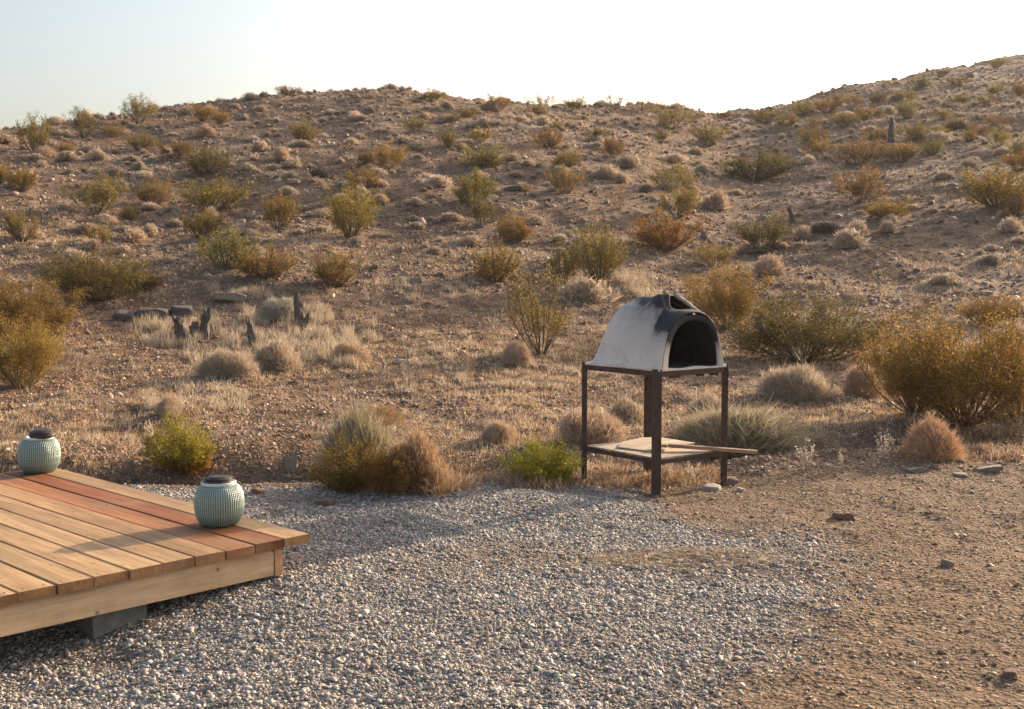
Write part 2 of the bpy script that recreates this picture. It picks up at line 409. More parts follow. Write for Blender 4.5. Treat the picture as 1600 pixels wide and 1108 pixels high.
TINT = {'O': (.97, .97, .9), 'R': (1.05, .90, .8), 'G': (.98, .94, .72), 'D': (.58, .60, .55), 'Y': (1.16, 1.08, .78), 'B': (.85, .75, .75), 'L': (1.1, 1.05, 1.0)}
CNAME = {'O': 'olive brown', 'R': 'rusty orange', 'G': 'green', 'D': 'dark', 'Y': 'yellow green', 'B': 'dull brown', 'L': 'light tan olive'}
# hill bushes: column, row of the base, width, height (photograph pixels), colour, kind
HB = [(55,240,48,60,'O','F'),(130,215,46,46,'D','F'),(218,193,44,44,'O','F'),(176,215,34,22,'R','F'),(220,236,42,27,'O','F'),(101,242,26,22,'O','F'),
(318,190,40,28,'R','F'),(345,193,32,22,'R','F'),(275,250,48,30,'B','F'),(328,272,74,44,'D','F'),(152,338,82,66,'O','F'),(203,345,26,28,'R','F'),
(243,320,52,42,'R','F'),(330,330,98,50,'O','F'),(33,378,56,50,'O','F'),(33,300,46,38,'G','F'),(2,288,26,36,'G','F'),(155,380,42,34,'G','F'),
(315,372,64,44,'B','F'),(355,420,80,62,'O','F'),(474,222,44,34,'O','F'),(452,150,40,16,'B','F'),(604,268,56,46,'R','F'),(570,258,28,22,'B','F'),
(568,294,60,36,'G','F'),(548,372,72,80,'Y','U'),(435,358,50,56,'R','F'),(652,205,34,22,'O','F'),(700,231,30,30,'R','F'),(752,223,38,26,'O','F'),
(752,262,70,34,'O','F'),(678,160,34,20,'R','F'),(730,183,20,15,'R','F'),(710,191,24,14,'B','F'),(778,174,42,27,'R','F'),(738,318,76,52,'G','F'),
(752,353,58,50,'D','F'),(805,380,54,50,'R','F'),(412,434,92,50,'O','F'),(525,448,78,62,'O','F'),(772,440,82,62,'L','F'),
(847,159,48,20,'B','T'),(898,174,30,22,'O','F'),(960,172,46,26,'B','T'),(1000,174,40,22,'L','T'),(1022,176,30,20,'B','T'),(1050,202,64,38,'O','F'),
(1032,223,26,24,'B','F'),(1108,228,50,34,'O','F'),(1136,188,32,14,'D','F'),(1193,195,40,26,'G','F'),(930,220,40,20,'D','F'),(960,245,34,30,'B','F'),
(867,204,26,16,'B','F'),(853,231,48,30,'R','F'),(838,184,34,22,'B','F'),(885,262,46,28,'B','F'),(883,302,58,42,'O','F'),(1054,300,74,46,'R','F'),
(1060,340,68,50,'O','F'),(1040,392,108,64,'R','F'),(1178,283,98,46,'D','F'),(1212,268,38,30,'R','F'),(967,328,30,40,'L','T'),(1190,394,84,56,'D','F'),
(936,440,92,88,'G','U'),(882,440,52,62,'B','F'),(1118,418,62,40,'L','F'),(820,300,22,14,'B','F'),
(1438,138,32,18,'D','F'),(1557,106,28,15,'R','F'),(1495,135,30,15,'D','F'),(1470,121,28,13,'D','F'),(1414,160,40,22,'O','F'),(1373,162,30,18,'D','F'),
(1335,168,34,20,'R','F'),(1311,164,26,18,'G','F'),(1289,178,38,24,'R','F'),(1255,180,42,22,'G','F'),(1557,146,30,18,'O','F'),(1592,150,30,22,'G','F'),
(1541,166,28,14,'B','F'),(1498,163,30,16,'B','F'),(1418,186,36,32,'O','F'),(1349,188,34,24,'R','F'),(1373,184,26,16,'B','F'),(1319,198,40,24,'O','F'),
(1273,200,26,18,'O','F'),(1270,226,48,30,'B','F'),(1277,244,42,32,'G','F'),(1473,188,32,18,'O','F'),(1368,220,38,20,'O','F'),(1427,220,56,26,'O','F'),
(1470,214,30,18,'R','F'),(1492,203,32,20,'O','F'),(1524,214,34,22,'B','F'),(1557,206,36,26,'B','F'),(1560,232,34,34,'Y','F'),(1460,243,38,26,'O','F'),
(1410,254,64,32,'R','F'),(1341,258,76,40,'B','F'),(1590,245,34,32,'O','F'),(1590,268,40,34,'R','F'),(1343,315,96,56,'B','F'),(1556,324,104,64,'G','F'),
(1388,340,70,32,'Y','F'),(1515,222,26,20,'G','F'),(1232,196,36,22,'O','F')]
DARKB = []
items = []
for (u, v, pw, ph, c, k) in HB:
    x, y, z = pix(u, v); items.append([u, v, pw, ph, c, k, x, y, z])
def band(u, v):
    top = float(np.interp(u, US, YS))
    if v-top < 26: return 'along the skyline'
    if v < 240: return 'on the upper hillside'
    if v < 325: return 'on the middle hillside'
    return 'on the lower hillside'
for it in items: it.append(band(it[0], it[1]))
for bname in ('along the skyline', 'on the upper hillside', 'on the middle hillside', 'on the lower hillside'):
    for col in TINT:
        sel = sorted([it for it in items if it[9] == bname and it[4] == col], key=lambda q: q[0])
        for i, it in enumerate(sel):
            u, v, pw, ph, c, k, x, y, z, _ = it
            W = pw*y/FPX; H = ph*y/FPX
            src = {'F': FAR[random.randrange(9)], 'T': THIN[1+random.randrange(2)], 'U': UPR[random.randrange(2)]}[k]
            sz = 'tiny' if W < .9 and H < .6 else 'broad' if W > 1.7*H else 'tall' if H > W*.95 else 'rounded'
            wx = W*.97
            j = lambda: random.uniform(.9, 1.1)
            tcol = tuple(t*random.uniform(.9, 1.1) for t in TINT[c])
            if len(sel) == 1: lab = f'{sz} {CNAME[c]} bush, the only {CNAME[c]} one {bname}'
            else: lab = f'{sz} {CNAME[c]} bush {bname}, {ordw(i)} {CNAME[c]} from left'
            bush('creosote_bush', src, (x, y, z-.03), wx, wx*random.uniform(.8, 1.05), H*.98, random.uniform(0, 6.28), tcol, lab, 'bush', 'creosote bushes dotted over the hillside')
# nearer bushes, each described on its own
NB = [
 (155,470,150,74,'D','N','wide dark olive bush casting a deep shadow at left of the lower slope'),
 (224,452,48,30,'D','F','small dark bush touching the right side of the wide dark olive bush at left'),
 (45,532,155,92,'B','N','big brownish olive bush at the left picture edge above the yellow green one'),
 (34,607,106,104,'Y','N','yellow green creosote bush with bare forked stems at the left picture edge'),
 (845,553,94,125,'O','A','slender upright bush on a thin trunk just left of the oven'),
 (1138,512,112,92,'R','N','rusty orange bush directly behind the oven dome, right of it'),
 (1258,566,214,98,'D','N','broad dark spreading bush behind the straw clump right of the oven'),
 (1430,645,135,122,'R','N','orange olive bush forming the left part of the big thicket at right'),
 (1505,664,215,172,'R','N','largest bush of the thicket at right, golden orange with grey stems showing'),
 (1595,650,120,140,'R','N','golden bush cut by the right picture edge'),
 (1535,505,70,44,'R','F','low orange brown bush behind the big thicket at right'),
 (1590,340,50,40,'B','F','dull brown bush at the right edge beside the large green one'),
]
for (u, v, pw, ph, c, k, lab) in NB:
    x, y, z = pix(u, v); W = pw*y/FPX; H = ph*y/FPX
    src = NEAR[random.randrange(3)] if k == 'N' else FAR[random.randrange(9)] if k == 'F' else THIN[0]
    wx = W*1.04
    bush('creosote_bush', src, (x, y, z-.03), wx, wx*.9, H*1.03, random.uniform(0, 6.28), TINT[c], lab, 'bush', 'creosote bushes growing near the pad')

# ------------------------------------------------------------------ straw mounds and grass
def mound_mesh(seed, n, wd, h0=.9, up=.15, tw=1.0, name='dry_brush'):
    r = np.random.default_rng(seed)
    nb = r.integers(6, 10); ba = r.uniform(0, 2*np.pi, nb); br = r.uniform(.0, .30, nb); bR = r.uniform(.20, .34, nb)
    bc = np.stack([np.cos(ba)*br, np.sin(ba)*br, np.full(nb, .0)], -1); k = r.integers(0, nb, n)
    a = r.uniform(0, 2*np.pi, n); el = np.arcsin(np.clip(r.uniform(0, 1, n)**.85, 0, .999))
    D = np.stack([np.cos(a)*np.cos(el), np.sin(a)*np.cos(el), np.sin(el)], -1)
    rho = r.uniform(.12, 1, n)**.45
    hk = (r.uniform(.75, 1.05, nb)*(1-.9*br))[k]
    P = bc[k] + D*np.stack([bR[k], bR[k], hk*.85], -1)*rho[:, None] + r.normal(0, .015, (n, 3)); P[:, 2] = np.maximum(P[:, 2], .0)
    E = D*.75 + np.array([0, 0, up+.15]) + r.normal(0, .42, (n, 3)); E /= np.linalg.norm(E, axis=1)[:, None]
    L = r.uniform(.08, .20, n)*tw; stray = r.uniform(0, 1, n) < .05; L = np.where(stray, L*2., L); P = P-E*L[:, None]*.5; P[:, 2] = np.maximum(P[:, 2], -.02)
    E = E*np.array([1, 1, 1.3])
    base = np.array([(.62,.51,.40), (.72,.61,.49), (.50,.39,.29), (.56,.43,.31)])[r.integers(0, 4, n)]*r.uniform(.75, 1.2, (n, 1))
    V, F, C = blades(P, E, L, np.full(n, wd)*r.uniform(.6, 1.3, n), base, .25)
    V = V*np.array([.5/np.percentile(np.abs(V[:, 0]), 96), .5/np.percentile(np.abs(V[:, 1]), 96), 1/np.percentile(V[:, 2], 97)])
    return mesh_np(name, V, F, M_straw, C)
MN = [mound_mesh(71+i, 11000, .0085, tw=1.1) for i in range(3)]
MT = [mound_mesh(76+i, 9000, .009, tw=1.9, up=.55) for i in range(2)]
MF = [mound_mesh(81+i, 1500, .028, .85) for i in range(8)]
LEAFY = [creosote_meshes(65+i, 90, 17000, .030, 1.15, twr=.006) for i in range(2)]
# (column, base row, width, height, tint, label)
ST = (.92, .90, .86); GRY = (.72, .82, .86); PK = (.92, .84, .78); OR = (.88, .66, .48); GG = (.55, .66, .52)
PM = [
 (1245,624,118,58,ST,'wide straw coloured brush clump on bare ground right of the oven'),
 (1350,620,66,56,PK,'pinkish straw clump tucked against the left of the big thicket'),
 (1460,714,92,66,(1.0,.80,.64),'reddish straw bush at the pad edge in front of the big thicket'),
 (1105,652,56,42,ST,'straw coloured tuft seen between the two right oven legs'),
 (915,692,112,60,PK,'broad pinkish straw mound behind the left leg of the oven stand'),
 (978,662,74,46,ST,'straw mound seen under the oven between left and front legs'),
 (780,690,64,38,PK,'low pinkish straw mound midway between the oven and the grey green clump'),
 (545,563,58,34,PK,'small pinkish mound at the right end of the dry grass strip'),
 (432,578,80,50,ST,'taller straw mound in the middle of the dry grass strip'),
 (356,586,96,44,ST,'low broad straw mound at the left of the dry grass strip'),
 (437,498,72,36,GRY,'silvery grey mound beside the leaning weathered post'),
 (262,650,42,34,ST,'pale wispy tuft just above the small green bush by the deck'),
 (805,566,46,36,PK,'small brownish mound at the foot of the slender upright bush'),
 (910,470,80,36,ST,'straw tuft on the slope behind the oven roof'),
 (652,766,112,98,(.84,.70,.55),'orange and straw coloured dry bush, right half of the clump by the pad'),
 (1202,427,50,28,PK,'round pale mound alone on the slope above the dark spreading bush'),
 (1326,386,56,28,ST,'largest of the round pale mounds in the group at right'),
 (1344,368,34,24,ST,'small pale mound behind the largest mound of the right group'),
 (1255,373,26,20,PK,'small pinkish mound left of the round mound group'),
 (1388,362,30,18,ST,'front one of two pale mounds right of the round mound group'),
 (1392,351,28,16,ST,'rear one of two pale mounds right of the round mound group'),
 (1578,362,34,22,ST,'pale mound alone near the right picture edge'),
 (1122,327,40,28,PK,'pinkish mound just right of the double orange bush'),
 (1580,488,52,24,PK,'pale mound with a shadow near the right picture edge above the thicket'),
 (1293,362,52,16,(.45,.42,.46),'flat dark grey shrub behind the round mound group'),
 (206,378,48,20,PK,'broad flat pale mound at left above the wide dark olive bush'),
 (236,368,26,18,ST,'small straw mound right of the broad flat pale mound at left'),
 (116,412,46,22,ST,'pale mound just above the wide dark olive bush at left'),
 (140,392,36,18,PK,'pinkish mound between two pale mounds at left'),
 (58,374,24,16,ST,'small pale mound beside the left edge bush'),
 (190,296,24,16,ST,'small round mound above the left tall bush'),
 (330,340,24,16,ST,'pale mound in front of the broad olive bush at left'),
 (500,276,36,12,(.45,.42,.46),'flat dark shrub on bare grey ground left of centre'),
 (946,277,46,18,ST,'broad pale mound on the middle hillside right of centre'),
 (971,284,28,14,PK,'small pinkish mound touching the broad pale mound right of centre'),
 (1010,300,26,12,(.45,.42,.46),'tiny dark shrub left of the rusty double bush'),
 (565,305,22,14,ST,'small pale mound under the green middle bush'),
 (595,315,28,12,PK,'flat pinkish mound right below the green middle bush'),
 (320,214,30,18,PK,'pinkish mound on the upper left hillside'),
 (72,245,30,16,PK,'pinkish mound at the foot of the far left skyline bush'),
 (107,250,26,14,ST,'small straw mound right of the far left pinkish mound'),
 (154,250,26,14,ST,'round straw mound on the upper left hillside'),
 (440,250,30,20,PK,'pale mound on the grey bare patch, upper left of centre'),
 (457,262,26,14,ST,'lower pale mound on the grey bare patch, upper left of centre'),
]
for i, (u, v, pw, ph, c, lab) in enumerate(PM):
    x, y, z = pix(u, v); W = pw*y/FPX; H = ph*y/FPX
    me = MN[i % 3] if y < 17 else MF[i % 8]
    o = link('dry_shrub', me, None, (x, y, z-.02)); near_ = .88 if y < 17 else .95; o.scale = (W*near_, W*near_*random.uniform(.75, 1.), H*(.78 if y < 17 else .9)); o.rotation_euler = (0, 0, random.uniform(0, 6.28))
    o.color = (*c, 1); tag(o, lab, 'shrub', 'dry pale mound shrubs')
# grey green and bright green clumps
def green_clump(u, v, pw, ph, col, lab, blade=MN[0], up=True, name='shrub'):
    x, y, z = pix(u, v); W = pw*y/FPX; H = ph*y/FPX
    o = link(name, blade, None, (x, y, z-.02)); o.scale = (W*.9, W*.75, H*.85); o.rotation_euler = (0, 0, random.uniform(0, 6))
    o.color = (*col, 1); return tag(o, lab, 'shrub')
green_clump(1150, 706, 184, 72, (.76, .78, .68), 'wide grey green tufted shrub behind the right leg of the oven stand', MT[0])
green_clump(556, 752, 124, 112, (.66, .68, .58), 'grey green brush, left half of the clump at the pad edge', MT[1])
green_clump(590, 662, 74, 28, (.78, .62, .42), 'low orange dry plant behind the grey green clump', MN[2])
def leafy(u, v, pw, ph, col, lab, k):
    x, y, z = pix(u, v); W = pw*y/FPX; H = ph*y/FPX
    bush('leafy_bush', LEAFY[k], (x, y, z-.03), W, W*.85, H, random.uniform(0, 6), col, lab, 'bush')
leafy(285, 735, 98, 84, (1.15, 1.3, .6), 'rounded yellow green bush behind the wooden deck, orange at its foot', 0)
leafy(300, 737, 60, 40, (1.35, .95, .6), 'orange low growth at the right foot of the rounded yellow green bush', 1)
leafy(855, 752, 108, 70, (1.2, 1.5, .55), 'bright lime green bush at the left foot of the oven stand', 1)
leafy(552, 768, 118, 84, (.70, .64, .55), 'olive and rust undergrowth in front of the pad edge clump', 0)
leafy(612, 770, 84, 76, (.95, .70, .62), 'rusty orange leafy growth in the middle of the pad edge clump', 1)

# small mounds over the whole hill: the largest as things, the rest as one object
cand = []
x, y = polar(5200, 20, 60, .8)
x2, y2 = polar(1600, 58, 112, 1.); k = (x2 > y2*.15); x = np.r_[x, x2[k]]; y = np.r_[y, y2[k]]
dens = noise(x, y, 7, 51)*.5+noise(x, y, 2.2, 52)*.5
top = sstep(30, 50, y)
k = rng.uniform(-.75, .9, len(x)) < dens*.9+top*.75-.42
x, y = x[k], y[k]; zz = terrain(x, y)
sz = np.clip(rng.lognormal(math.log(.25), .42, len(x)), .10, .7)*np.interp(y, [20, 40], [.8, 1.15])
order = np.argsort(-sz/y); big = order[:230]; rest = order[250:]
SECT = ['far left', 'left', 'left of centre', 'centre', 'right of centre', 'right', 'far right']
cnt = {}
for i in sorted(big, key=lambda q: x[q]/y[q]):
    u = CX+FPX*x[i]/y[i]; t = (zz[i]-EYE)/y[i]; v = YH-FPX*t
    if not (-30 < u < 1630): u = min(max(u, 0), 1599)
    s_ = SECT[int(min(max(u, 0), 1599)/1600*7)]
    o = link('dry_shrub', MF[i % 8], None, (x[i], y[i], zz[i]-.02)); o.scale = (sz[i], sz[i]*.9, sz[i]*random.uniform(.30, .48))
    q = random.uniform(.8, 1.1); o.color = random.choice([(q, q, q), (q, q*.95, q*.92), (q*.8, q*.8, q*.8)])+(1,)
    o.rotation_euler = (0, 0, random.uniform(0, 6.28))
    bn = band(u, v).replace('along the skyline', 'under the skyline')
    cnt[bn, s_] = cnt.get((bn, s_), 0)+1; part_ = 'centre' if s_ == 'centre' else s_+' part'
    tag(o, f'small pale mound {bn}, {ordw(cnt[bn, s_]-1)} from left in the {part_}', 'shrub', f'small pale mounds {bn}')
def merged_mounds(idx):
    Vs, Fs, Cs = [], [], []; off = 0
    for i in idx:
        n = 110; r = rng; a = r.uniform(0, 2*np.pi, n); el = np.arcsin(r.uniform(0, 1, n)**.8)
        D = np.stack([np.cos(a)*np.cos(el)*.52, np.sin(a)*np.cos(el)*.52, np.sin(el)*.5+.04], -1)*sz[i]*r.uniform(.75, 1.08, (n, 1))
        P = D*.3; E = D-P; L = np.linalg.norm(E, axis=1); E /= L[:, None]
        col = np.array([(.48,.39,.30), (.40,.31,.24), (.33,.26,.20)])[r.integers(0, 3)]*r.uniform(.8, 1.15, (n, 1))
        V, F, C = blades(P+np.array([x[i], y[i], zz[i]-.01]), E, L, np.full(n, .075*sz[i]), np.broadcast_to(col, (n, 3)), .2)
        Vs.append(V); Fs.append(F+off); Cs.append(C); off += len(V)
    return mesh_np('low_scrub', np.concatenate(Vs), np.concatenate(Fs), M_straw, np.concatenate(Cs))
tag(link('low_scrub', merged_mounds(rest)), 'countless tiny pale dry mounds covering the hillside up to the skyline', 'scrub', kind='stuff')

# dry grass and twigs
def grass(name, n, d0, d1, clump, h, wd, cols, lab, cat, power=1., dens=None, upz=1.):
    nc = n//clump; cx, cy = polar(nc, d0, d1, power, .5)
    if dens is not None:
        k = rng.uniform(0, 1, nc) < dens(cx, cy); cx, cy = cx[k], cy[k]; nc = len(cx)
    cx = np.repeat(cx, clump); cy = np.repeat(cy, clump); hs = np.repeat(rng.uniform(.5, 1.4, nc), clump)
    N_ = len(cx); sc_ = np.interp(cy, [8, 20, 50], [1, 1.4, 2.4])
    x = cx+rng.normal(0, .035, N_)*sc_; y = cy+rng.normal(0, .035, N_)*sc_
    P = np.stack([x, y, terrain(x, y)-.005], -1)
    D = rng.normal(0, .55, (N_, 3)); D[:, 2] = np.abs(D[:, 2])+upz; D /= np.linalg.norm(D, axis=1)[:, None]
    cc = np.array(cols)[np.repeat(rng.integers(0, len(cols), nc), clump)]*rng.uniform(.7, 1.25, (N_, 1))
    V, F, C = blades(P, D, h*hs*sc_*rng.uniform(.5, 1.1, N_), np.full(N_, wd)*sc_, cc, .5)
    o = link(name, mesh_np(name, V, F, M_straw, C)); return tag(o, lab, cat, kind='stuff')
SC = [(.62,.48,.31), (.54,.38,.22), (.70,.58,.42), (.46,.28,.14)]
grass('dry_grass', 150000, 7.7, 24, 9, .055, .0040, SC, 'thin dry straw grass over the lower slope behind the pad', 'grass', .9,
      lambda a, b: np.clip(.55+.9*noise(a, b, 1.6, 61)+.4*noise(a, b, .5, 62), .05, 1))
grass('hill_grass', 120000, 20, 60, 9, .05, .006, [(.54,.42,.29), (.46,.34,.22), (.60,.49,.36)], 'sparse dry grass over the upper hillside', 'grass', .9,
      lambda a, b: np.clip(.35+.8*noise(a, b, 4., 63), .0, 1))
# dense strip of dry grass round the weathered stumps and at the pad edge
def strip(name, spots, per, h, wd, cols, lab, cat='grass', spread=.12, upz=1.4):
    X, Y, Hh = [], [], []
    for (u0, v0, u1, v1, cnt, hh) in spots:
        for _ in range(cnt):
            px, py, _z = pix(random.uniform(u0, u1), random.uniform(v0, v1)); X.append(px); Y.append(py); Hh.append(hh*random.uniform(.6, 1.2))
    X = np.repeat(X, per); Y = np.repeat(Y, per); Hh = np.repeat(Hh, per); N_ = len(X)
    X = X+rng.normal(0, spread*.35, N_); Y = Y+rng.normal(0, spread*.35, N_)
    P = np.stack([X, Y, terrain(X, Y)-.01], -1)
    D = rng.normal(0, .5, (N_, 3)); D[:, 2] = np.abs(D[:, 2])+upz; D /= np.linalg.norm(D, axis=1)[:, None]
    cc = np.array(cols)[rng.integers(0, len(cols), N_)]*rng.uniform(.7, 1.25, (N_, 1))
    V, F, C = blades(P, D, Hh*rng.uniform(.5, 1.1, N_), np.full(N_, wd), cc, .4)
    return tag(link(name, mesh_np(name, V, F, M_straw, C)), lab, cat, kind='stuff')
strip('straw_grass', [(210,505,590,545,110,.20), (290,545,560,575,60,.18), (380,480,520,505,30,.18), (230,590,380,640,40,.10), (620,520,900,620,60,.10), (560,440,760,470,30,.14), (880,430,1030,470,40,.2), (330,455,420,470,16,.15)],
      45, .2, .006, [(.56,.45,.32), (.50,.38,.26), (.62,.52,.40)], 'pale dry grass growing around the weathered stumps on the lower slope')
strip('pad_edge_litter', [(850,735,1120,764,42,.10), (560,750,720,772,50,.13), (1130,690,1240,712,16,.12), (1400,700,1600,722,40,.08), (800,744,900,768,26,.11), (700,740,800,762,20,.1)],
      38, .1, .0045, [(.50,.35,.22), (.38,.22,.13), (.58,.46,.33), (.26,.14,.08)], 'tangled reddish dry plants lying around the feet of the oven stand', 'dry plants', .14, .35)
# straw bits lying flat
n = 9000; x = rng.uniform(-1.5, 4.0, n); y = rng.uniform(3.2, 8.3, n)
k = rng.uniform(0, 1, n) < np.clip(.30+.5*(1-gravel_mask(x, y)), 0, 1); x, y = x[k], y[k]
xs = rng.normal(.75, .30, 1700); ys_ = rng.normal(5.27, .085, 1700); x = np.r_[x, xs]; y = np.r_[y, ys_]; n = len(x)
P = np.stack([x, y, terrain(x, y)+.008], -1); a = rng.uniform(0, 6.28, n); D = np.stack([np.cos(a), np.sin(a), rng.uniform(-.05, .2, n)], -1)
V, F, C = blades(P, D, rng.uniform(.015, .075, n), np.full(n, .0022), np.array([(.60,.50,.36), (.48,.36,.22), (.30,.2,.12)])[rng.integers(0, 3, n)], .5)
tag(link('straw_litter', mesh_np('straw_litter', V, F, M_straw, C)), 'short straw bits lying flat on the gravel and dirt', 'straw', kind='stuff')
# pale seed stalks at the pad edge
def stalks(u, v, h, nst, wid, lab):
    x, y, z = pix(u, v); H = h*y/FPX; lines, rad, P, = [], [], []
    for i in range(nst):
        a = random.uniform(0, 6.28); t = random.uniform(.05, .5); L = H*random.uniform(.6, 1.)
        dx, dy = math.cos(a)*math.sin(t), math.sin(a)*math.sin(t)
        pts = np.array([(dx*L*s+random.gauss(0, .003), dy*L*s, L*s*math.cos(t*(1-.4*s))) for s in np.linspace(0, 1, 6)]); lines.append(pts); rad.append(.0022)
        for q in range(26):
            s = random.uniform(.35, 1); j = min(int(s*5), 4); f = s*5-j; P.append(pts[j]*(1-f)+pts[j+1]*f)
    e = empty('seed_stalks', (x, y, z-.01)); tag(e, lab, 'plant', 'pale seed stalk plants at the pad edge')
    V, F, C = tubes(lines, rad, [np.array([.48, .38, .28])]*len(lines)); o = link('stems', mesh_np('stems', V, F, M_straw, C, False, 4), e)
    P = np.array(P)+rng.normal(0, .003, (len(P), 3)); V, F, C = leaves(P, rng.uniform(.008, .018, len(P)), np.tile([.72, .62, .52], (len(P), 1)), .8)
    link('seed_heads', mesh_np('seed_heads', V, F, M_straw, C, False, 4), e)
stalks(1262, 738, 62, 9, 34, 'pale upright seed stalks at the pad edge right of the oven')
stalks(1378, 722, 56, 13, 55, 'fan of pale seed stalks left of the reddish straw bush')
stalks(1590, 676, 52, 4, 14, 'single pale seed stalk plant at the right picture edge')
stalks(1316, 730, 34, 4, 14, 'short pale seed stalks between the two bigger stalk plants')
stalks(1040, 748, 50, 12, 60, 'pale leafy stalks behind the front leg of the oven stand')
stalks(1080, 752, 34, 10, 60, 'low pale stalks under the oven shelf near the right leg')
stalks(236, 690, 30, 4, 60, 'thin pale stalk left of the rounded yellow green bush')

# ------------------------------------------------------------------ rocks and stumps
def lump(seed, sub=3, rough=.28):
    bm = bmesh.new(); bmesh.ops.create_icosphere(bm, subdivisions=sub, radius=1)
    from mathutils import noise as mn
    for v in bm.verts:
        p = v.co.copy(); f = 1+rough*mn.noise(p*1.1+Vector((seed*7.3, seed, 0)))+rough*.5*mn.noise(p*2.7+Vector((0, seed*3.1, 0)))
        v.co = p*f
        for ax in range(3): v.co[ax] = max(-.72, min(.72, v.co[ax]))*1.2
    return bm
def make_rock_mat(name, c0, c1):
    m, nt, b = mat(name); P = obj_pos(nt); n = noise_n(nt, P, 3.5, 8, .65)
    nt.links.new(ramp(nt, n, [(.3, c0), (.7, c1)]), b.inputs['Base Color']); b.inputs['Roughness'].default_value = .9
    bump(nt, noise_n(nt, P, 9, 8, .7), b, .6, .05); return m
RK = {'white': make_rock_mat('white_rock', (.42,.34,.27), (.66,.57,.47)), 'red': make_rock_mat('red_rock', (.16,.085,.055), (.30,.17,.11)),
      'grey': make_rock_mat('grey_rock', (.22,.165,.125), (.40,.32,.25)), 'dark': make_rock_mat('dark_rock', (.07,.06,.055), (.17,.14,.125))}
for i, (u, v, pw, ph, kd, lab) in enumerate([
 (1112,766,28,13,'white','whitish rock on the dirt at the foot of the right oven leg'),
 (1158,768,14,8,'white','tiny white stone right of the whitish rock by the oven'),
 (1578,1058,28,16,'red','reddish brown rock on the dirt near the bottom right corner'),
 (1318,812,34,15,'red','flat reddish clod on the dirt right of the gravel'),
 (1480,885,18,14,'grey','small grey rock on the dirt at right'),
 (1428,738,34,10,'grey','flat grey rock at the pad edge below the seed stalks'),
 (1500,745,26,9,'grey','second flat rock along the pad edge below the reddish straw bush'),
 (1545,735,40,9,'grey','long flat rock at the pad edge near the right'),
 (576,770,34,22,'grey','grey angular rock half hidden under the pad edge clump'),
 (455,732,22,26,'grey','upright grey rock in the shaded ditch behind the deck'),
 (404,772,20,12,'red','dark reddish stone at the pad edge just behind the deck'),
 (628,568,24,10,'white','flat whitish stone alone on the middle of the lower slope'),
 (508,790,30,14,'red','brown clod on the gravel near the deck corner'),
 (360,470,52,14,'grey','flat grey slab on the lower slope above the stump cluster'),
 (196,502,34,20,'dark','dark broken rock at the left end of the dark heap'),
 (240,497,50,22,'dark','dark broken rock in the middle of the dark heap'),
 (284,492,34,20,'dark','dark broken rock at the right end of the dark heap'),
 (1140,755,24,14,'grey','grey rock just right of the right oven leg'),
 (650,440,22,8,'grey','small flat stone right of centre on the lower slope'),
 (800,298,36,8,'dark','flat dark stone on the middle hillside near the centre'),
 ]):
    x, y, z = pix(u, v); W = pw*y/FPX; H = ph*y/FPX
    o = bm_obj('rock', lump(i+1), RK[kd], None, i % 2 == 0); o.location = (x, y, z+H*.18); o.scale = (W*.55, W*.45, H*.55)
    o.rotation_euler = (random.uniform(-.2, .2), random.uniform(-.2, .2), random.uniform(0, 3) if pw < 30 else random.uniform(-.4, .4)); tag(o, lab, 'rock')
def make_deadwood():
    m, nt, b = mat('weathered_wood'); P = obj_pos(nt); mp = N(nt, 'ShaderNodeMapping'); mp.inputs['Scale'].default_value = (1, 1, .12); nt.links.new(P, mp.inputs[0])
    n = noise_n(nt, mp.outputs[0], 60, 5, .6)
    nt.links.new(ramp(nt, n, [(.3, (.045,.035,.03)), (.7, (.16,.13,.11))]), b.inputs['Base Color']); b.inputs['Roughness'].default_value = .9
    bump(nt, n, b, .8, .01); return m
M_dead = make_deadwood()
def stump(u, v, pw, ph, lean, lab, name='dead_trunk', extra=0):
    x, y, z = pix(u, v); W = pw*y/FPX; H = ph*y/FPX; bm = bmesh.new(); nr, ns = 8, 10; rows = []
    for i in range(nr):
        t = i/(nr-1); rr = W*.5*(1.15-.35*t+(.12 if i == nr-2 else 0)); row = []
        for j in range(ns):
            a = 2*math.pi*j/ns; k = rr*(1+random.uniform(-.28, .28)); top = random.uniform(-.28, .22)*H if i == nr-1 else 0
            row.append(bm.verts.new((math.cos(a)*k*(.8 if i == nr-1 else 1)+lean*H*t*t, math.sin(a)*k*(.8 if i == nr-1 else 1), H*t-.03+top)))
        rows.append(row)
    for i in range(nr-1):
        for j in range(ns): bm.faces.new((rows[i][j], rows[i][(j+1) % ns], rows[i+1][(j+1) % ns], rows[i+1][j]))
    bm.faces.new(rows[-1])
    o = bm_obj(name, bm, M_dead, None); o.location = (x, y, z); tag(o, lab, 'dead wood'); return o
stump(470, 514, 15, 52, -.12, 'tallest weathered post leaning slightly left in the dry grass')
stump(477, 516, 10, 26, .15, 'short broken stake at the foot of the tallest weathered post')
stump(393, 537, 12, 42, -.08, 'thin weathered stump between the leaning post and the stump cluster')
stump(284, 530, 17, 38, -.18, 'left stump of the dark charred cluster in the dry grass')
stump(302, 532, 15, 30, .1, 'middle stump of the dark charred cluster, the shortest')
stump(318, 530, 16, 46, .2, 'right stump of the dark charred cluster in the dry grass')
stump(1392, 226, 9, 38, .02, 'upright dark dead trunk standing on the far right hillside')
stump(1238, 350, 8, 26, -.2, 'small forked dead trunk left of the pale mound group at right')

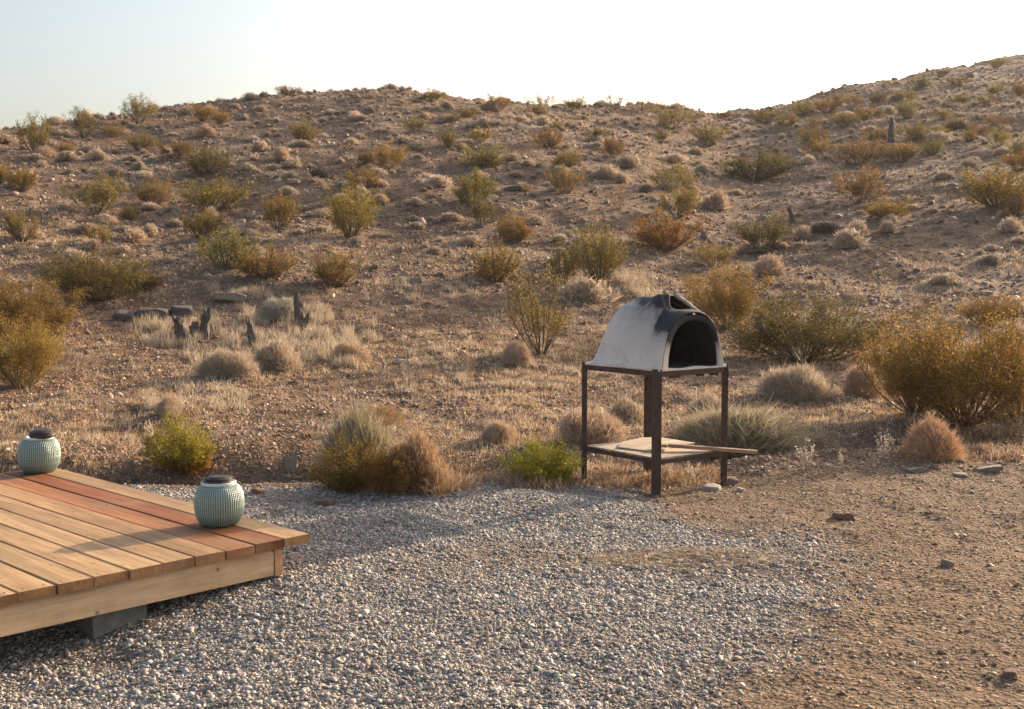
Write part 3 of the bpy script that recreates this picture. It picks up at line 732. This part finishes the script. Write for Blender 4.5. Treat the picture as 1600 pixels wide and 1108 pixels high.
# ------------------------------------------------------------------ wooden deck
def make_wood(name, lo, hi, attr=True, along='X'):
    m, nt, b = mat(name); P = obj_pos(nt); mp = N(nt, 'ShaderNodeMapping')
    mp.inputs['Scale'].default_value = {'X': (.06, 1, 1), 'Y': (1, .06, 1), 'Z': (1, 1, .06)}[along]; nt.links.new(P, mp.inputs[0])
    off = N(nt, 'ShaderNodeAttribute'); off.attribute_name = 'tint'
    ad = N(nt, 'ShaderNodeVectorMath'); nt.links.new(mp.outputs[0], ad.inputs[0])
    if attr:
        s = N(nt, 'ShaderNodeVectorMath'); s.operation = 'SCALE'; s.inputs['Scale'].default_value = 37.; nt.links.new(off.outputs['Color'], s.inputs[0]); nt.links.new(s.outputs[0], ad.inputs[1])
    g = noise_n(nt, ad.outputs[0], 55, 7, .65); g2 = noise_n(nt, ad.outputs[0], 9, 4, .6); st = noise_n(nt, P, 2.6, 6, .6)
    c = ramp(nt, g, [(.25, lo), (.75, hi)])
    c = mix(nt, .95, c, ramp(nt, g2, [(.3, .52), (.52, 1.), (.7, 1.22)]), 'MULTIPLY')
    if attr: c = mix(nt, 1., c, off.outputs['Color'], 'MULTIPLY')
    c = mix(nt, ramp(nt, st, [(.50, 0.), (.68, .55)]), c, (.29, .185, .10))
    sx = N(nt, 'ShaderNodeSeparateXYZ'); nt.links.new(P, sx.inputs[0]); cx_ = N(nt, 'ShaderNodeCombineXYZ')
    nt.links.new(sx.outputs[0 if along == 'X' else 1], cx_.inputs[0]); nt.links.new(sx.outputs[1 if along == 'X' else 2], cx_.inputs[1])
    v = N(nt, 'ShaderNodeTexVoronoi'); v.voronoi_dimensions = '2D'; v.inputs['Scale'].default_value = 4.6; nt.links.new(cx_.outputs[0], v.inputs['Vector'])
    kn = ramp(nt, v.outputs['Distance'], [(.015, .8), (.055, 0.)])
    c = mix(nt, kn, c, (.16, .075, .03))
    nt.links.new(c, b.inputs['Base Color']); b.inputs['Roughness'].default_value = .65; b.inputs['Specular IOR Level'].default_value = .3
    bump(nt, g, b, .35, .004); return m
M_deck = make_wood('deck_wood', (.30,.175,.085), (.60,.405,.225)); M_joist = make_wood('joist_wood', (.50,.32,.18), (.72,.51,.32), False, 'Y')
A_ = .763; PX0, PY0 = -.896, 5.044; ROT = math.atan2(math.sin(A_), -math.cos(A_)); TOP = .18
deck = empty('wooden_deck', (PX0, PY0, 0), ROT); tag(deck, 'low platform of reddish and tan planks on the gravel at left', 'deck')
bm = bmesh.new(); PL = 2.56; TINTS = [(.95,.90,.84), (.54,.28,.19), (.84,.56,.44), (.92,.82,.74), (.90,.86,.80), (1.05,1.02,.98), (.98,.94,.88), (.92,.90,.84), (1.04,1.0,.94), (.95,.93,.9)]
cl = bm.verts.layers.float_color.new('tint')
for i in range(19):
    t = TINTS[i] if i < 10 else random.choice(TINTS[3:]); x0 = random.uniform(-.006, .004); n0 = len(bm.verts)
    y0 = .1445*i; wv = .1375+random.uniform(-.0012, .0012)
    segs = 16; zj = random.uniform(-.0015, .0015); ph = random.uniform(0, 6); prev = None
    for s in range(-1, segs+1):
        xx = x0+(PL-x0)*s/segs if s > 0 else x0+.003*(s+1); wob = .0012*math.sin(s*.9+ph)
        prof = [(y0+wob, TOP-.038), (y0+wob, TOP-.004), (y0+.004+wob, TOP), (y0+wv-.004+wob, TOP), (y0+wv+wob, TOP-.004), (y0+wv+wob, TOP-.038)]
        ring = [bm.verts.new((xx, a, b+zj)) for a, b in prof]
        for v in ring: v[cl] = (t[0]*.62, t[1]*.52, t[2]*.45, 1) if s == -1 else (*t, 1)
        if prev:
            for q in range(6): bm.faces.new((prev[q], prev[(q+1) % 6], ring[(q+1) % 6], ring[q]))
        else: bm.faces.new(ring)
        prev = ring
    bm.faces.new(prev[::-1])
bmesh.ops.recalc_face_normals(bm, faces=bm.faces)
bm_obj('decking', bm, M_deck, deck)
JB = .024; JT = TOP-.0395
bm = bmesh.new(); box(bm, .016, .054, .181, 2.72, JB, JT); bm_obj('front_joist', bm, M_joist, deck, bevel=.003)
M_joist2 = make_wood('side_joist_wood', (.34,.17,.09), (.48,.27,.15), False, 'X')
bm = bmesh.new(); box(bm, .012, 2.52, .141, .179, JB-.004, JT); o = bm_obj('side_joist', bm, M_joist2, deck, bevel=.002)
bm = bmesh.new(); box(bm, 2.482, 2.52, .181, 2.72, JB, JT); bm_obj('back_joist', bm, M_joist, deck, bevel=.003)
for k in range(5):
    bm = bmesh.new(); yy = .6+k*.5; box(bm, .056, 2.480, yy, yy+.038, JB, JT); bm_obj('inner_joist', bm, M_joist2, deck)
bm = bmesh.new()
for i in range(19):
    for xx in (.035, 1.25, 2.5):
        for dy in (.03, .108):
            M = Matrix.Translation((xx, .1445*i+dy, TOP+.0002)); bmesh.ops.create_cone(bm, cap_ends=True, segments=8, radius1=.0045, radius2=.004, depth=.0012, matrix=M)
M_screw, nt_, b_ = mat('screw_metal'); b_.inputs['Base Color'].default_value = (.12,.10,.09,1); b_.inputs['Metallic'].default_value = .7; b_.inputs['Roughness'].default_value = .5
bm_obj('deck_screws', bm, M_screw, deck)
# concrete block carrying the joist
def make_conc():
    m, nt, b = mat('concrete'); P = obj_pos(nt); n = noise_n(nt, P, 22, 7, .7)
    nt.links.new(ramp(nt, n, [(.3, (.12,.115,.105)), (.7, (.22,.21,.195))]), b.inputs['Base Color']); b.inputs['Roughness'].default_value = .95
    bump(nt, noise_n(nt, P, 160, 3), b, .5, .003); return m
M_conc = make_conc()
def on_deck(lx, ly, z=0):
    return (PX0+lx*math.cos(ROT)-ly*math.sin(ROT), PY0+lx*math.sin(ROT)+ly*math.cos(ROT), z)
bm = bmesh.new(); box(bm, .0, .19, -.115, .115, -.19, 0); 
o = bm_obj('concrete_block', bm, M_conc, None, bevel=.004); bx_, by_, _ = on_deck(.085, .86); o.location = (bx_, by_, JB-.005); o.rotation_euler = (0, 0, ROT); tag(o, 'grey concrete block under the front edge of the wooden deck', 'block')

# ------------------------------------------------------------------ ceramic jars
def glaze():
    m, nt, b = mat('celadon_glaze'); a = N(nt, 'ShaderNodeAttribute'); a.attribute_name = 'tint'
    n = noise_n(nt, obj_pos(nt), 14, 5); c = mix(nt, .35, a.outputs['Color'], ramp(nt, n, [(.3, (.70,.72,.66)), (.7, (1.1,1.08,1.0))]), 'MULTIPLY')
    nt.links.new(c, b.inputs['Base Color']); b.inputs['Roughness'].default_value = .28; b.inputs['Coat Weight'].default_value = .3; b.inputs['Coat Roughness'].default_value = .12; return m
M_glaze = glaze()
M_rim, nt_, b_ = mat('rim_glaze'); b_.inputs['Base Color'].default_value = (.56,.60,.58,1); b_.inputs['Roughness'].default_value = .35
M_lid, nt_, b_ = mat('bronze_lid'); n_ = noise_n(nt_, obj_pos(nt_), 30, 4); nt_.links.new(ramp(nt_, n_, [(.3, (.035,.026,.022)), (.7, (.085,.062,.05))]), b_.inputs['Base Color']); b_.inputs['Metallic'].default_value = .55; b_.inputs['Roughness'].default_value = .42
M_wire, nt_, b_ = mat('dark_wire'); b_.inputs['Base Color'].default_value = (.10,.075,.055,1); b_.inputs['Metallic'].default_value = .6; b_.inputs['Roughness'].default_value = .5
def spline_r(t):
    ks = [0, .05, .12, .25, .45, .65, .80, .90, .96, 1.0]; rs = [.074, .084, .094, .106, .112, .111, .105, .096, .086, .078]
    return np.interp(t, ks, rs)
def jar_body():
    na, nz = 384, 150; H = .192; a = np.linspace(0, 2*np.pi, na, endpoint=False); t = np.linspace(0, 1, nz)
    # smooth profile
    r0 = spline_r(t); 
    for _ in range(12): r0[1:-1] = .25*r0[:-2]+.5*r0[1:-1]+.25*r0[2:]
    A, T = np.meshgrid(a, t); R0 = r0[:, None]+0*A
    ca = np.abs(np.cos(A*32)); ct = np.abs(np.cos(T*np.pi*23))
    fade = sstep(0, .05, T)*sstep(1, .96, T)
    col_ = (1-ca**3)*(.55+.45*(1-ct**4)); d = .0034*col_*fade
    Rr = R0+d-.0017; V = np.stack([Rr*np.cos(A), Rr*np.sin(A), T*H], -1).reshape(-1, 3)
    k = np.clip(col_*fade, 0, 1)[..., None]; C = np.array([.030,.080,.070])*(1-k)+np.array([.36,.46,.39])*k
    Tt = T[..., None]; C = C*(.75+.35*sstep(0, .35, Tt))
    i = np.arange(nz-1)[:, None]*na+np.arange(na)[None]; j = np.arange(nz-1)[:, None]*na+(np.arange(na)[None]+1) % na
    F = np.stack([i, j, j+na, i+na], -1).reshape(-1, 4)
    V = np.vstack([V, [[0, 0, 0]]]); C = np.vstack([C.reshape(-1, 3), [[.2, .25, .22]]])
    # bottom closed by quads to centre
    c = len(V)-1; b0 = np.arange(na); FB = np.stack([b0[::2], np.full(na//2, c), (b0[::2]+2) % na, (b0[::2]+1) % na], -1)
    return mesh_np('body', V, np.vstack([F, FB]), M_glaze, C, True, 4)
def lathe(prof, seg=64):
    V, F = [], []
    for r_, z_ in prof:
        for j in range(seg):
            q = 2*math.pi*j/seg; V.append((r_*math.cos(q), r_*math.sin(q), z_))
    for i in range(len(prof)-1):
        for j in range(seg): k = (j+1) % seg; F.append((i*seg+j, i*seg+k, (i+1)*seg+k, (i+1)*seg+j))
    return V, F
JB_ = jar_body()
V, F = lathe([(.079,.186),(.0785,.192),(.079,.199),(.0765,.203),(.071,.203),(.068,.198),(.068,.14)]); RIM = mesh_np('rim', V, F, M_rim, None, True, 4)
V, F = lathe([(.0,.190),(.071,.192),(.0735,.202),(.0725,.207),(.066,.209),(.063,.211),(.061,.218),(.055,.2205),(.050,.2215),(.048,.224),(.034,.227),(.012,.228),(.0,.2282)]); LID = mesh_np('lid', V, F, M_lid, None, True, 4)
def slots(z, r_, n_, w_, h_):
    bm = bmesh.new()
    for j in range(n_):
        q = 2*math.pi*j/n_; M = Matrix.Rotation(q, 4, 'Z') @ Matrix.Translation((r_, 0, z)); box(bm, -.0015, .0015, -w_/2, w_/2, -h_/2, h_/2, M)
    me = bpy.data.meshes.new('vents'); bm.to_mesh(me); bm.free(); me.materials.append(M_black); return me
M_black, nt_, b_ = mat('vent_hole_dark'); b_.inputs['Base Color'].default_value = (.012,.010,.009,1); b_.inputs['Roughness'].default_value = .9  # near-black paints in the shade of open slots; the vents are solid bars
VENT = slots(.2145, .0622, 22, .007, .006)
pts = [np.array([(.055*math.cos(q), .012*math.sin(q*2), .222+.034*math.sin(q)) for q in np.linspace(0, math.pi, 18)])]
def loop_tube(pts, r_, n=8):
    V, F = [], []; N_ = len(pts)
    for i, p in enumerate(pts):
        p = Vector(p); d = (Vector(pts[min(i+1, N_-1)])-Vector(pts[max(i-1, 0)])).normalized(); s = d.cross(Vector((0, 1, .01))).normalized(); t = d.cross(s)
        for j in range(n): q = 2*math.pi*j/n; V.append(tuple(p+s*math.cos(q)*r_+t*math.sin(q)*r_))
    for i in range(N_-1):
        for j in range(n): k = (j+1) % n; F.append((i*n+j, i*n+k, (i+1)*n+k, (i+1)*n+j))
    return V, F
V, F = loop_tube(pts[0], .0014); HND = mesh_np('handle', V, F, M_wire, None, True, 4)
def jar(px, py, rz, lab, tilt=None, s=1.):
    e = empty('ceramic_lantern', (px, py, TOP), rz); e.scale = (s, s, s); tag(e, lab, 'lantern')
    link('body', JB_, e); link('rim', RIM, e); ld = link('lid', LID, e); link('vents', VENT, ld); link('handle', HND, ld)
    if tilt:
        ld.rotation_euler = tilt[0]; ld.location = tilt[1]
    return e
jar(-1.345, 5.23, .3, 'green ribbed ceramic lantern at the near deck corner, lid closed')
jar(-2.745, 6.63, 1.1, 'green ribbed ceramic lantern at the far deck corner, dark lid tilted', (( .05, -.11, .4), (.022, -.005, .017)), 1.03)

# ------------------------------------------------------------------ pizza oven on its stand
def metal():
    m, nt, b = mat('rusty_steel'); P = obj_pos(nt); n = noise_n(nt, P, 25, 7, .65)
    nt.links.new(ramp(nt, n, [(.35, (.050,.036,.030)), (.6, (.095,.060,.045)), (.8, (.16,.085,.05))]), b.inputs['Base Color'])
    b.inputs['Metallic'].default_value = .3; b.inputs['Roughness'].default_value = .7; bump(nt, n, b, .3, .003); return m
M_steel = metal()
TH = R(37); OW, OL = .60, .684; OX, OY = .889, 6.99; SH = .735
stand = empty('oven_stand', (OX, OY, 0), TH); tag(stand, 'rusty steel four legged stand carrying the plaster oven', 'stand')
GZ = {}
def lg(lx, ly):
    wx = OX+lx*math.cos(TH)-ly*math.sin(TH); wy = OY+lx*math.sin(TH)+ly*math.cos(TH); return tz(wx, wy)-.03
def leg(lx, ly, wd, dp, top, twist=0):
    bm = bmesh.new(); b0 = lg(lx, ly); t = .004
    # angle iron: two flanges
    box(bm, -wd/2, wd/2, -t/2, t/2, b0, top); box(bm, -t/2-wd/2+t/2, t/2-wd/2+t/2, t/2, dp, b0, top)
    bmesh.ops.rotate(bm, verts=bm.verts, cent=(0, 0, 0), matrix=Matrix.Rotation(twist, 3, 'Z'))
    bmesh.ops.translate(bm, verts=bm.verts, vec=(lx, ly, 0)); return bm_obj('leg', bm, M_steel, stand, bevel=.001)
leg(0, 0, .050, .045, SH+.012, -TH+R(8)); leg(0, OL, .034, .034, SH+.016, -TH); leg(OW, 0, .036, .036, SH+.016, -TH); leg(OW-.02, OL, .060, .03, SH-.01, -TH)
bm = bmesh.new()
for (a, b2) in (((0.02, -.004), (OW-.02, -.004)), ((0.006, .02), (0.006, OL-.02)), ((0.02, OL), (OW-.02, OL)), ((OW, .02), (OW, OL-.02))):
    beam(bm, (a[0], a[1], SH-.018), (b2[0], b2[1], SH-.018), .005, .034); 
bm_obj('top_frame', bm, M_steel, stand, bevel=.001)
SHZ = .190
bm = bmesh.new()
for (a, b2) in (((0.02, -.004), (OW-.02, -.004)), ((0.006, .02), (0.006, OL-.02)), ((0.02, OL), (OW-.02, OL)), ((OW, .02), (OW, OL-.02))):
    beam(bm, (a[0], a[1], SHZ-.014), (b2[0], b2[1], SHZ-.014), .005, .028)
bm_obj('shelf_frame', bm, M_steel, stand, bevel=.001)
bm = bmesh.new()
for (lx, ly, w_, h_) in ((.15, .02, .06, .014), (.38, .01, .04, .014), (.5, .01, .05, .016)): box(bm, lx, lx+w_, ly+.003, ly+.04, SH-.036-h_, SH-.0365)
bm_obj('bracket', bm, M_steel, stand)
M_ply = make_wood('weathered_board', (.40,.30,.21), (.58,.46,.34), False, 'X')
bm = bmesh.new(); box(bm, .012, OW-.10, .006, OL-.015, SHZ+.001, SHZ+.010); bm_obj('shelf_board', bm, M_ply, stand, bevel=.001)
e = bmesh.new(); sb = [( -.22,-.17),(-.12,-.20),(.02,-.165),(.23,-.19),(.25,.12),(.16,.2),(-.08,.18),(-.24,.08)]
lo = [e.verts.new((a, b3, 0)) for a, b3 in sb]; hi = [e.verts.new((a, b3, .012)) for a, b3 in sb]; e.faces.new(lo[::-1]); e.faces.new(hi)
for i in range(len(sb)): j = (i+1) % len(sb); e.faces.new((lo[i], lo[j], hi[j], hi[i]))
def stand_pt(lx, ly, z): return (OX+lx*math.cos(TH)-ly*math.sin(TH), OY+lx*math.sin(TH)+ly*math.cos(TH), z)
o = bm_obj('loose_board', e, M_ply, None, bevel=.001); o.location = stand_pt(.33, .40, SHZ+.013); o.rotation_euler = (R(.6), R(-1), TH+.15); tag(o, 'broken flat board lying on the lower shelf of the oven stand', 'board')
M_peel = make_wood('peel_wood', (.26,.15,.09), (.42,.27,.17), False, 'X')
bm = bmesh.new(); box(bm, -.12, .44, -.022, .022, 0, .022); box(bm, -.20, -.125, -.035, .035, .001, .018)
o = bm_obj('wooden_pole', bm, M_peel, None, bevel=.003); p0 = stand_pt(.36, .10, SHZ+.027); o.location = p0; o.rotation_euler = (0, R(3.5), R(-6)); tag(o, 'flat wooden pole on the stand shelf, sticking out past the right leg', 'pole')

def plaster():
    m, nt, b = mat('oven_plaster'); P = obj_pos(nt); n = noise_n(nt, P, 7, 8, .62); n2 = noise_n(nt, P, 28, 6, .65)
    c = ramp(nt, n, [(.3, (.60,.535,.47)), (.5, (.76,.69,.62)), (.72, (.83,.77,.70))])
    c = mix(nt, ramp(nt, n2, [(.56, 0.), (.74, .5)]), c, (.42, .30, .26))
    a = N(nt, 'ShaderNodeAttribute'); a.attribute_name = 'tint'; sp = N(nt, 'ShaderNodeSeparateColor'); nt.links.new(a.outputs['Color'], sp.inputs[0])
    ad = N(nt, 'ShaderNodeMath'); ad.operation = 'MULTIPLY'; nt.links.new(sp.outputs[0], ad.inputs[0]); nt.links.new(ramp(nt, n, [(.25, .35), (.65, 1.3)]), ad.inputs[1]); ad.use_clamp = True
    c = mix(nt, ad.outputs[0], c, (.035, .035, .04)); nt.links.new(c, b.inputs['Base Color']); b.inputs['Roughness'].default_value = .8
    bump(nt, n2, b, .8, .02); return m
M_plaster = plaster()
def make_soot():
    m, nt, b = mat('sooty_brick'); P = obj_pos(nt); n = noise_n(nt, P, 18, 6, .6)
    nt.links.new(ramp(nt, n, [(.3, (.012,.010,.009)), (.75, (.05,.035,.03))]), b.inputs['Base Color']); b.inputs['Roughness'].default_value = .95; bump(nt, n, b, .5, .01); return m
M_soot = make_soot()
oven = empty('pizza_oven', (OX, OY, SH), TH); tag(oven, 'whitish plaster dome oven with a black arched mouth on the steel stand', 'oven')
def arch_pt(cx, hw, h, q, flare=0., p=2.5):
    # q 0..1 from right foot over the top to left foot
    a = math.pi*q; c, s = math.cos(a), math.sin(a)
    xx = cx+hw*math.copysign(abs(c)**(2/p), c); zz = h*abs(s)**(2/2.2)
    f = flare*max(0, 1-zz/.09)**2; xx += f*(1 if c > 0 else -1); return xx, zz
nq = 48
Yk =  [-.010, .00, .05, .100, .125, .135, .16, .22, .30, .40, .47, .53, .58, .62, .655, .680, .690]
Hk =  [.340, .350, .360, .366, .366, .442, .440, .430, .424, .428, .424, .39, .325, .245, .155, .06, .012]
Wk =  [.258, .262, .264, .266, .268, .266, .270, .274, .274, .268, .262, .252, .24, .226, .212, .20, .195]
CXo = .292
VV, CC = [], []
for yi, hi_, wi in zip(Yk, Hk, Wk):
    for q in range(nq+1):
        t = q/nq; hh = hi_
        if yi >= .135 and hi_ > .4: hh = hi_+.012*math.sin(q*.7+yi*9)*math.sin(math.pi*t)
        xx, zz = arch_pt(CXo, wi, hh, t, .028 if yi > 0 else .01)
        pk = math.exp(-((yi-.17)/.10)**2) if yi > .12 else 0      # the dome rises to a blunt ridge just behind the chimney gap
        xx += -.045*pk*math.sin(math.pi*t)**3; zz += .030*pk*(1-min(1, abs(t-.5)*4.4)) - .030*pk*max(0, math.sin(math.pi*min(1, max(0, (.5-t)*2.6))))
        yy = yi
        if .13 < yi < .2: # jagged lip of the broken chimney
            yy += .012*math.sin(q*1.7)*math.sin(math.pi*t); zz += .008*math.sin(q*2.3+1)*math.sin(math.pi*t)**4
        zz += -.022*math.exp(-((yi-.34)/.09)**2-((t-.60)/.10)**2)
        jn = float(noise(np.array([t*9.]), np.array([yi*14.]), 1.6, 77)[0]); xx += .015*jn*(1 if t > .5 else -1)*min(1, zz*12); zz += .012*jn*math.sin(math.pi*t)
        VV.append((xx, yy, zz)); r_ = math.hypot((t-.5)*3.2, (yi-.13)*3.4)
        s_ = 1.1*math.exp(-(r_/.95)**2)+2.4*math.exp(-((zz-.37)/.11)**2)*(yi < .12)+.5*math.exp(-((zz-.43)/.05)**2); CC.append((s_, 0, 0))
FFc = []
for i in range(len(Yk)-1):
    for q in range(nq):
        if i in (3, 4) and 16 < q < 25: continue          # chimney gap between hood and dome
        a = i*(nq+1)+q; FFc.append((a, a+1, a+nq+2, a+nq+1))
me = mesh_np('dome', VV, FFc, M_plaster, np.array(CC), True, 4); dome = link('dome', me, oven)
sm = dome.modifiers.new('solid', 'SOLIDIFY'); sm.thickness = .012; sm.offset = -1
sb_ = dome.modifiers.new('sub', 'SUBSURF'); sb_.levels = 1; sb_.render_levels = 1
# inner vault
Yi = [-.008, .03, .2, .35, .45, .52, .56]; Hi = [.292, .298, .320, .325, .27, .16, .02]; Wi = [.226, .228, .235, .236, .21, .16, .12]
VV, FI = [], []
for yi, hi_, wi in zip(Yi, Hi, Wi):
    for q in range(nq+1):
        xx, zz = arch_pt(CXo+.012, wi, hi_, q/nq, 0, 2.6); VV.append((xx, yi, zz+.012))
for i in range(len(Yi)-1):
    for q in range(nq):
        if i == 1 and 19 < q < 29: continue
        a = i*(nq+1)+q; FI.append((a, a+nq+1, a+nq+2, a+1))
link('fire_chamber', mesh_np('fire_chamber', VV, FI, M_soot, None, True, 4), oven)
# front face ring between vault and dome
VV, FR, CR = [], [], []
for q in range(nq+1):
    t = q/nq; ox, oz = arch_pt(CXo, .258, .340, t, .01); ix, iz = arch_pt(CXo+.012, .226, .292, t, 0, 2.6)
    VV += [(ox, -.010, oz), (ix, -.0085, iz+.012 if 0 < q < nq else 0.0), (ix, .012, iz+.012 if 0 < q < nq else 0.0)]
    s_ = math.sin(math.pi*t); CR += [(4.5*s_**2.5, 0, 0)]*3
for q in range(nq):
    a = q*3; FR += [(a, a+1, a+4, a+3), (a+1, a+2, a+5, a+4)]
link('mouth_rim', mesh_np('mouth_rim', VV, FR, M_plaster, np.array(CR), True, 4), oven)
bm = bmesh.new(); bmesh.ops.create_grid(bm, x_segments=30, y_segments=34, size=.5)
for v in bm.verts:
    v.co.x = .30+v.co.x*(.600); v.co.y = .342+v.co.y*.70; v.co.z = .0
bmesh.ops.solidify(bm, geom=bm.faces[:], thickness=.014)
me = bpy.data.meshes.new('hearth_slab'); 
zs = [v.co.z for v in bm.verts]; zmin = min(zs)
for v in bm.verts: v.co.z += -zmin-.0005 + (.004*math.sin(v.co.x*23)*math.cos(v.co.y*17) if v.co.z > zmin+.005 else 0)
bm.to_mesh(me); bm.free(); me.materials.append(M_plaster)
a_ = me.color_attributes.new('tint', 'FLOAT_COLOR', 'POINT'); 
hc = np.array([(2.2 if (abs(v.co.x-.304) < .222 and .03 < v.co.y < .56) else 0., 0., 0., 1.) for v in me.vertices], np.float32); a_.data.foreach_set('color', hc.ravel())
link('hearth_slab', me, oven)
# ragged mortar strip along the right edge of the chimney gap, from the dome peak down to the hood
bm = bmesh.new()
prevv = None
for i in range(9):
    t = i/8*.80; y_ = .150-.05*t; xx = .300+.235*t; zz = .462-.165*t**1.2; wv = .010+.004*math.sin(i*2.1)
    ring = [bm.verts.new((xx+random.gauss(0, .002), y_-wv, zz+.004)), bm.verts.new((xx, y_+wv, zz+.008)), bm.verts.new((xx-.004, y_+wv, zz-.022)), bm.verts.new((xx-.006, y_-wv, zz-.02))]
    if prevv:
        for j in range(4): bm.faces.new((prevv[j], prevv[(j+1) % 4], ring[(j+1) % 4], ring[j]))
    else: bm.faces.new(ring[::-1])
    prevv = ring
bm.faces.new(prevv); bmesh.ops.recalc_face_normals(bm, faces=bm.faces)
M_plain, nt_, b_ = mat('mortar'); n_ = noise_n(nt_, obj_pos(nt_), 20, 6); nt_.links.new(ramp(nt_, n_, [(.3, (.30,.26,.23)), (.7, (.58,.53,.48))]), b_.inputs['Base Color']); b_.inputs['Roughness'].default_value = .9
bm_obj('chimney_lip', bm, M_plain, oven, True)
# ------------------------------------------------------------------ thin dusty air
bm = bmesh.new(); box(bm, -960, 960, -960, 960, -3.2, 34)
m_, nt_, b_ = mat('dusty_air'); nt_.nodes.remove(b_)
pv = N(nt_, 'ShaderNodeVolumePrincipled'); pv.inputs['Color'].default_value = (.86, .85, .84, 1); pv.inputs['Density'].default_value = HAZE; pv.inputs['Anisotropy'].default_value = .3
nt_.links.new(pv.outputs[0], nt_.nodes['Material Output'].inputs['Volume'])
hz = bm_obj('haze', bm, m_); tag(hz, kind='stuff', label='thin dusty air softening the far hill', cat='haze')
print('objects', len(bpy.data.objects))
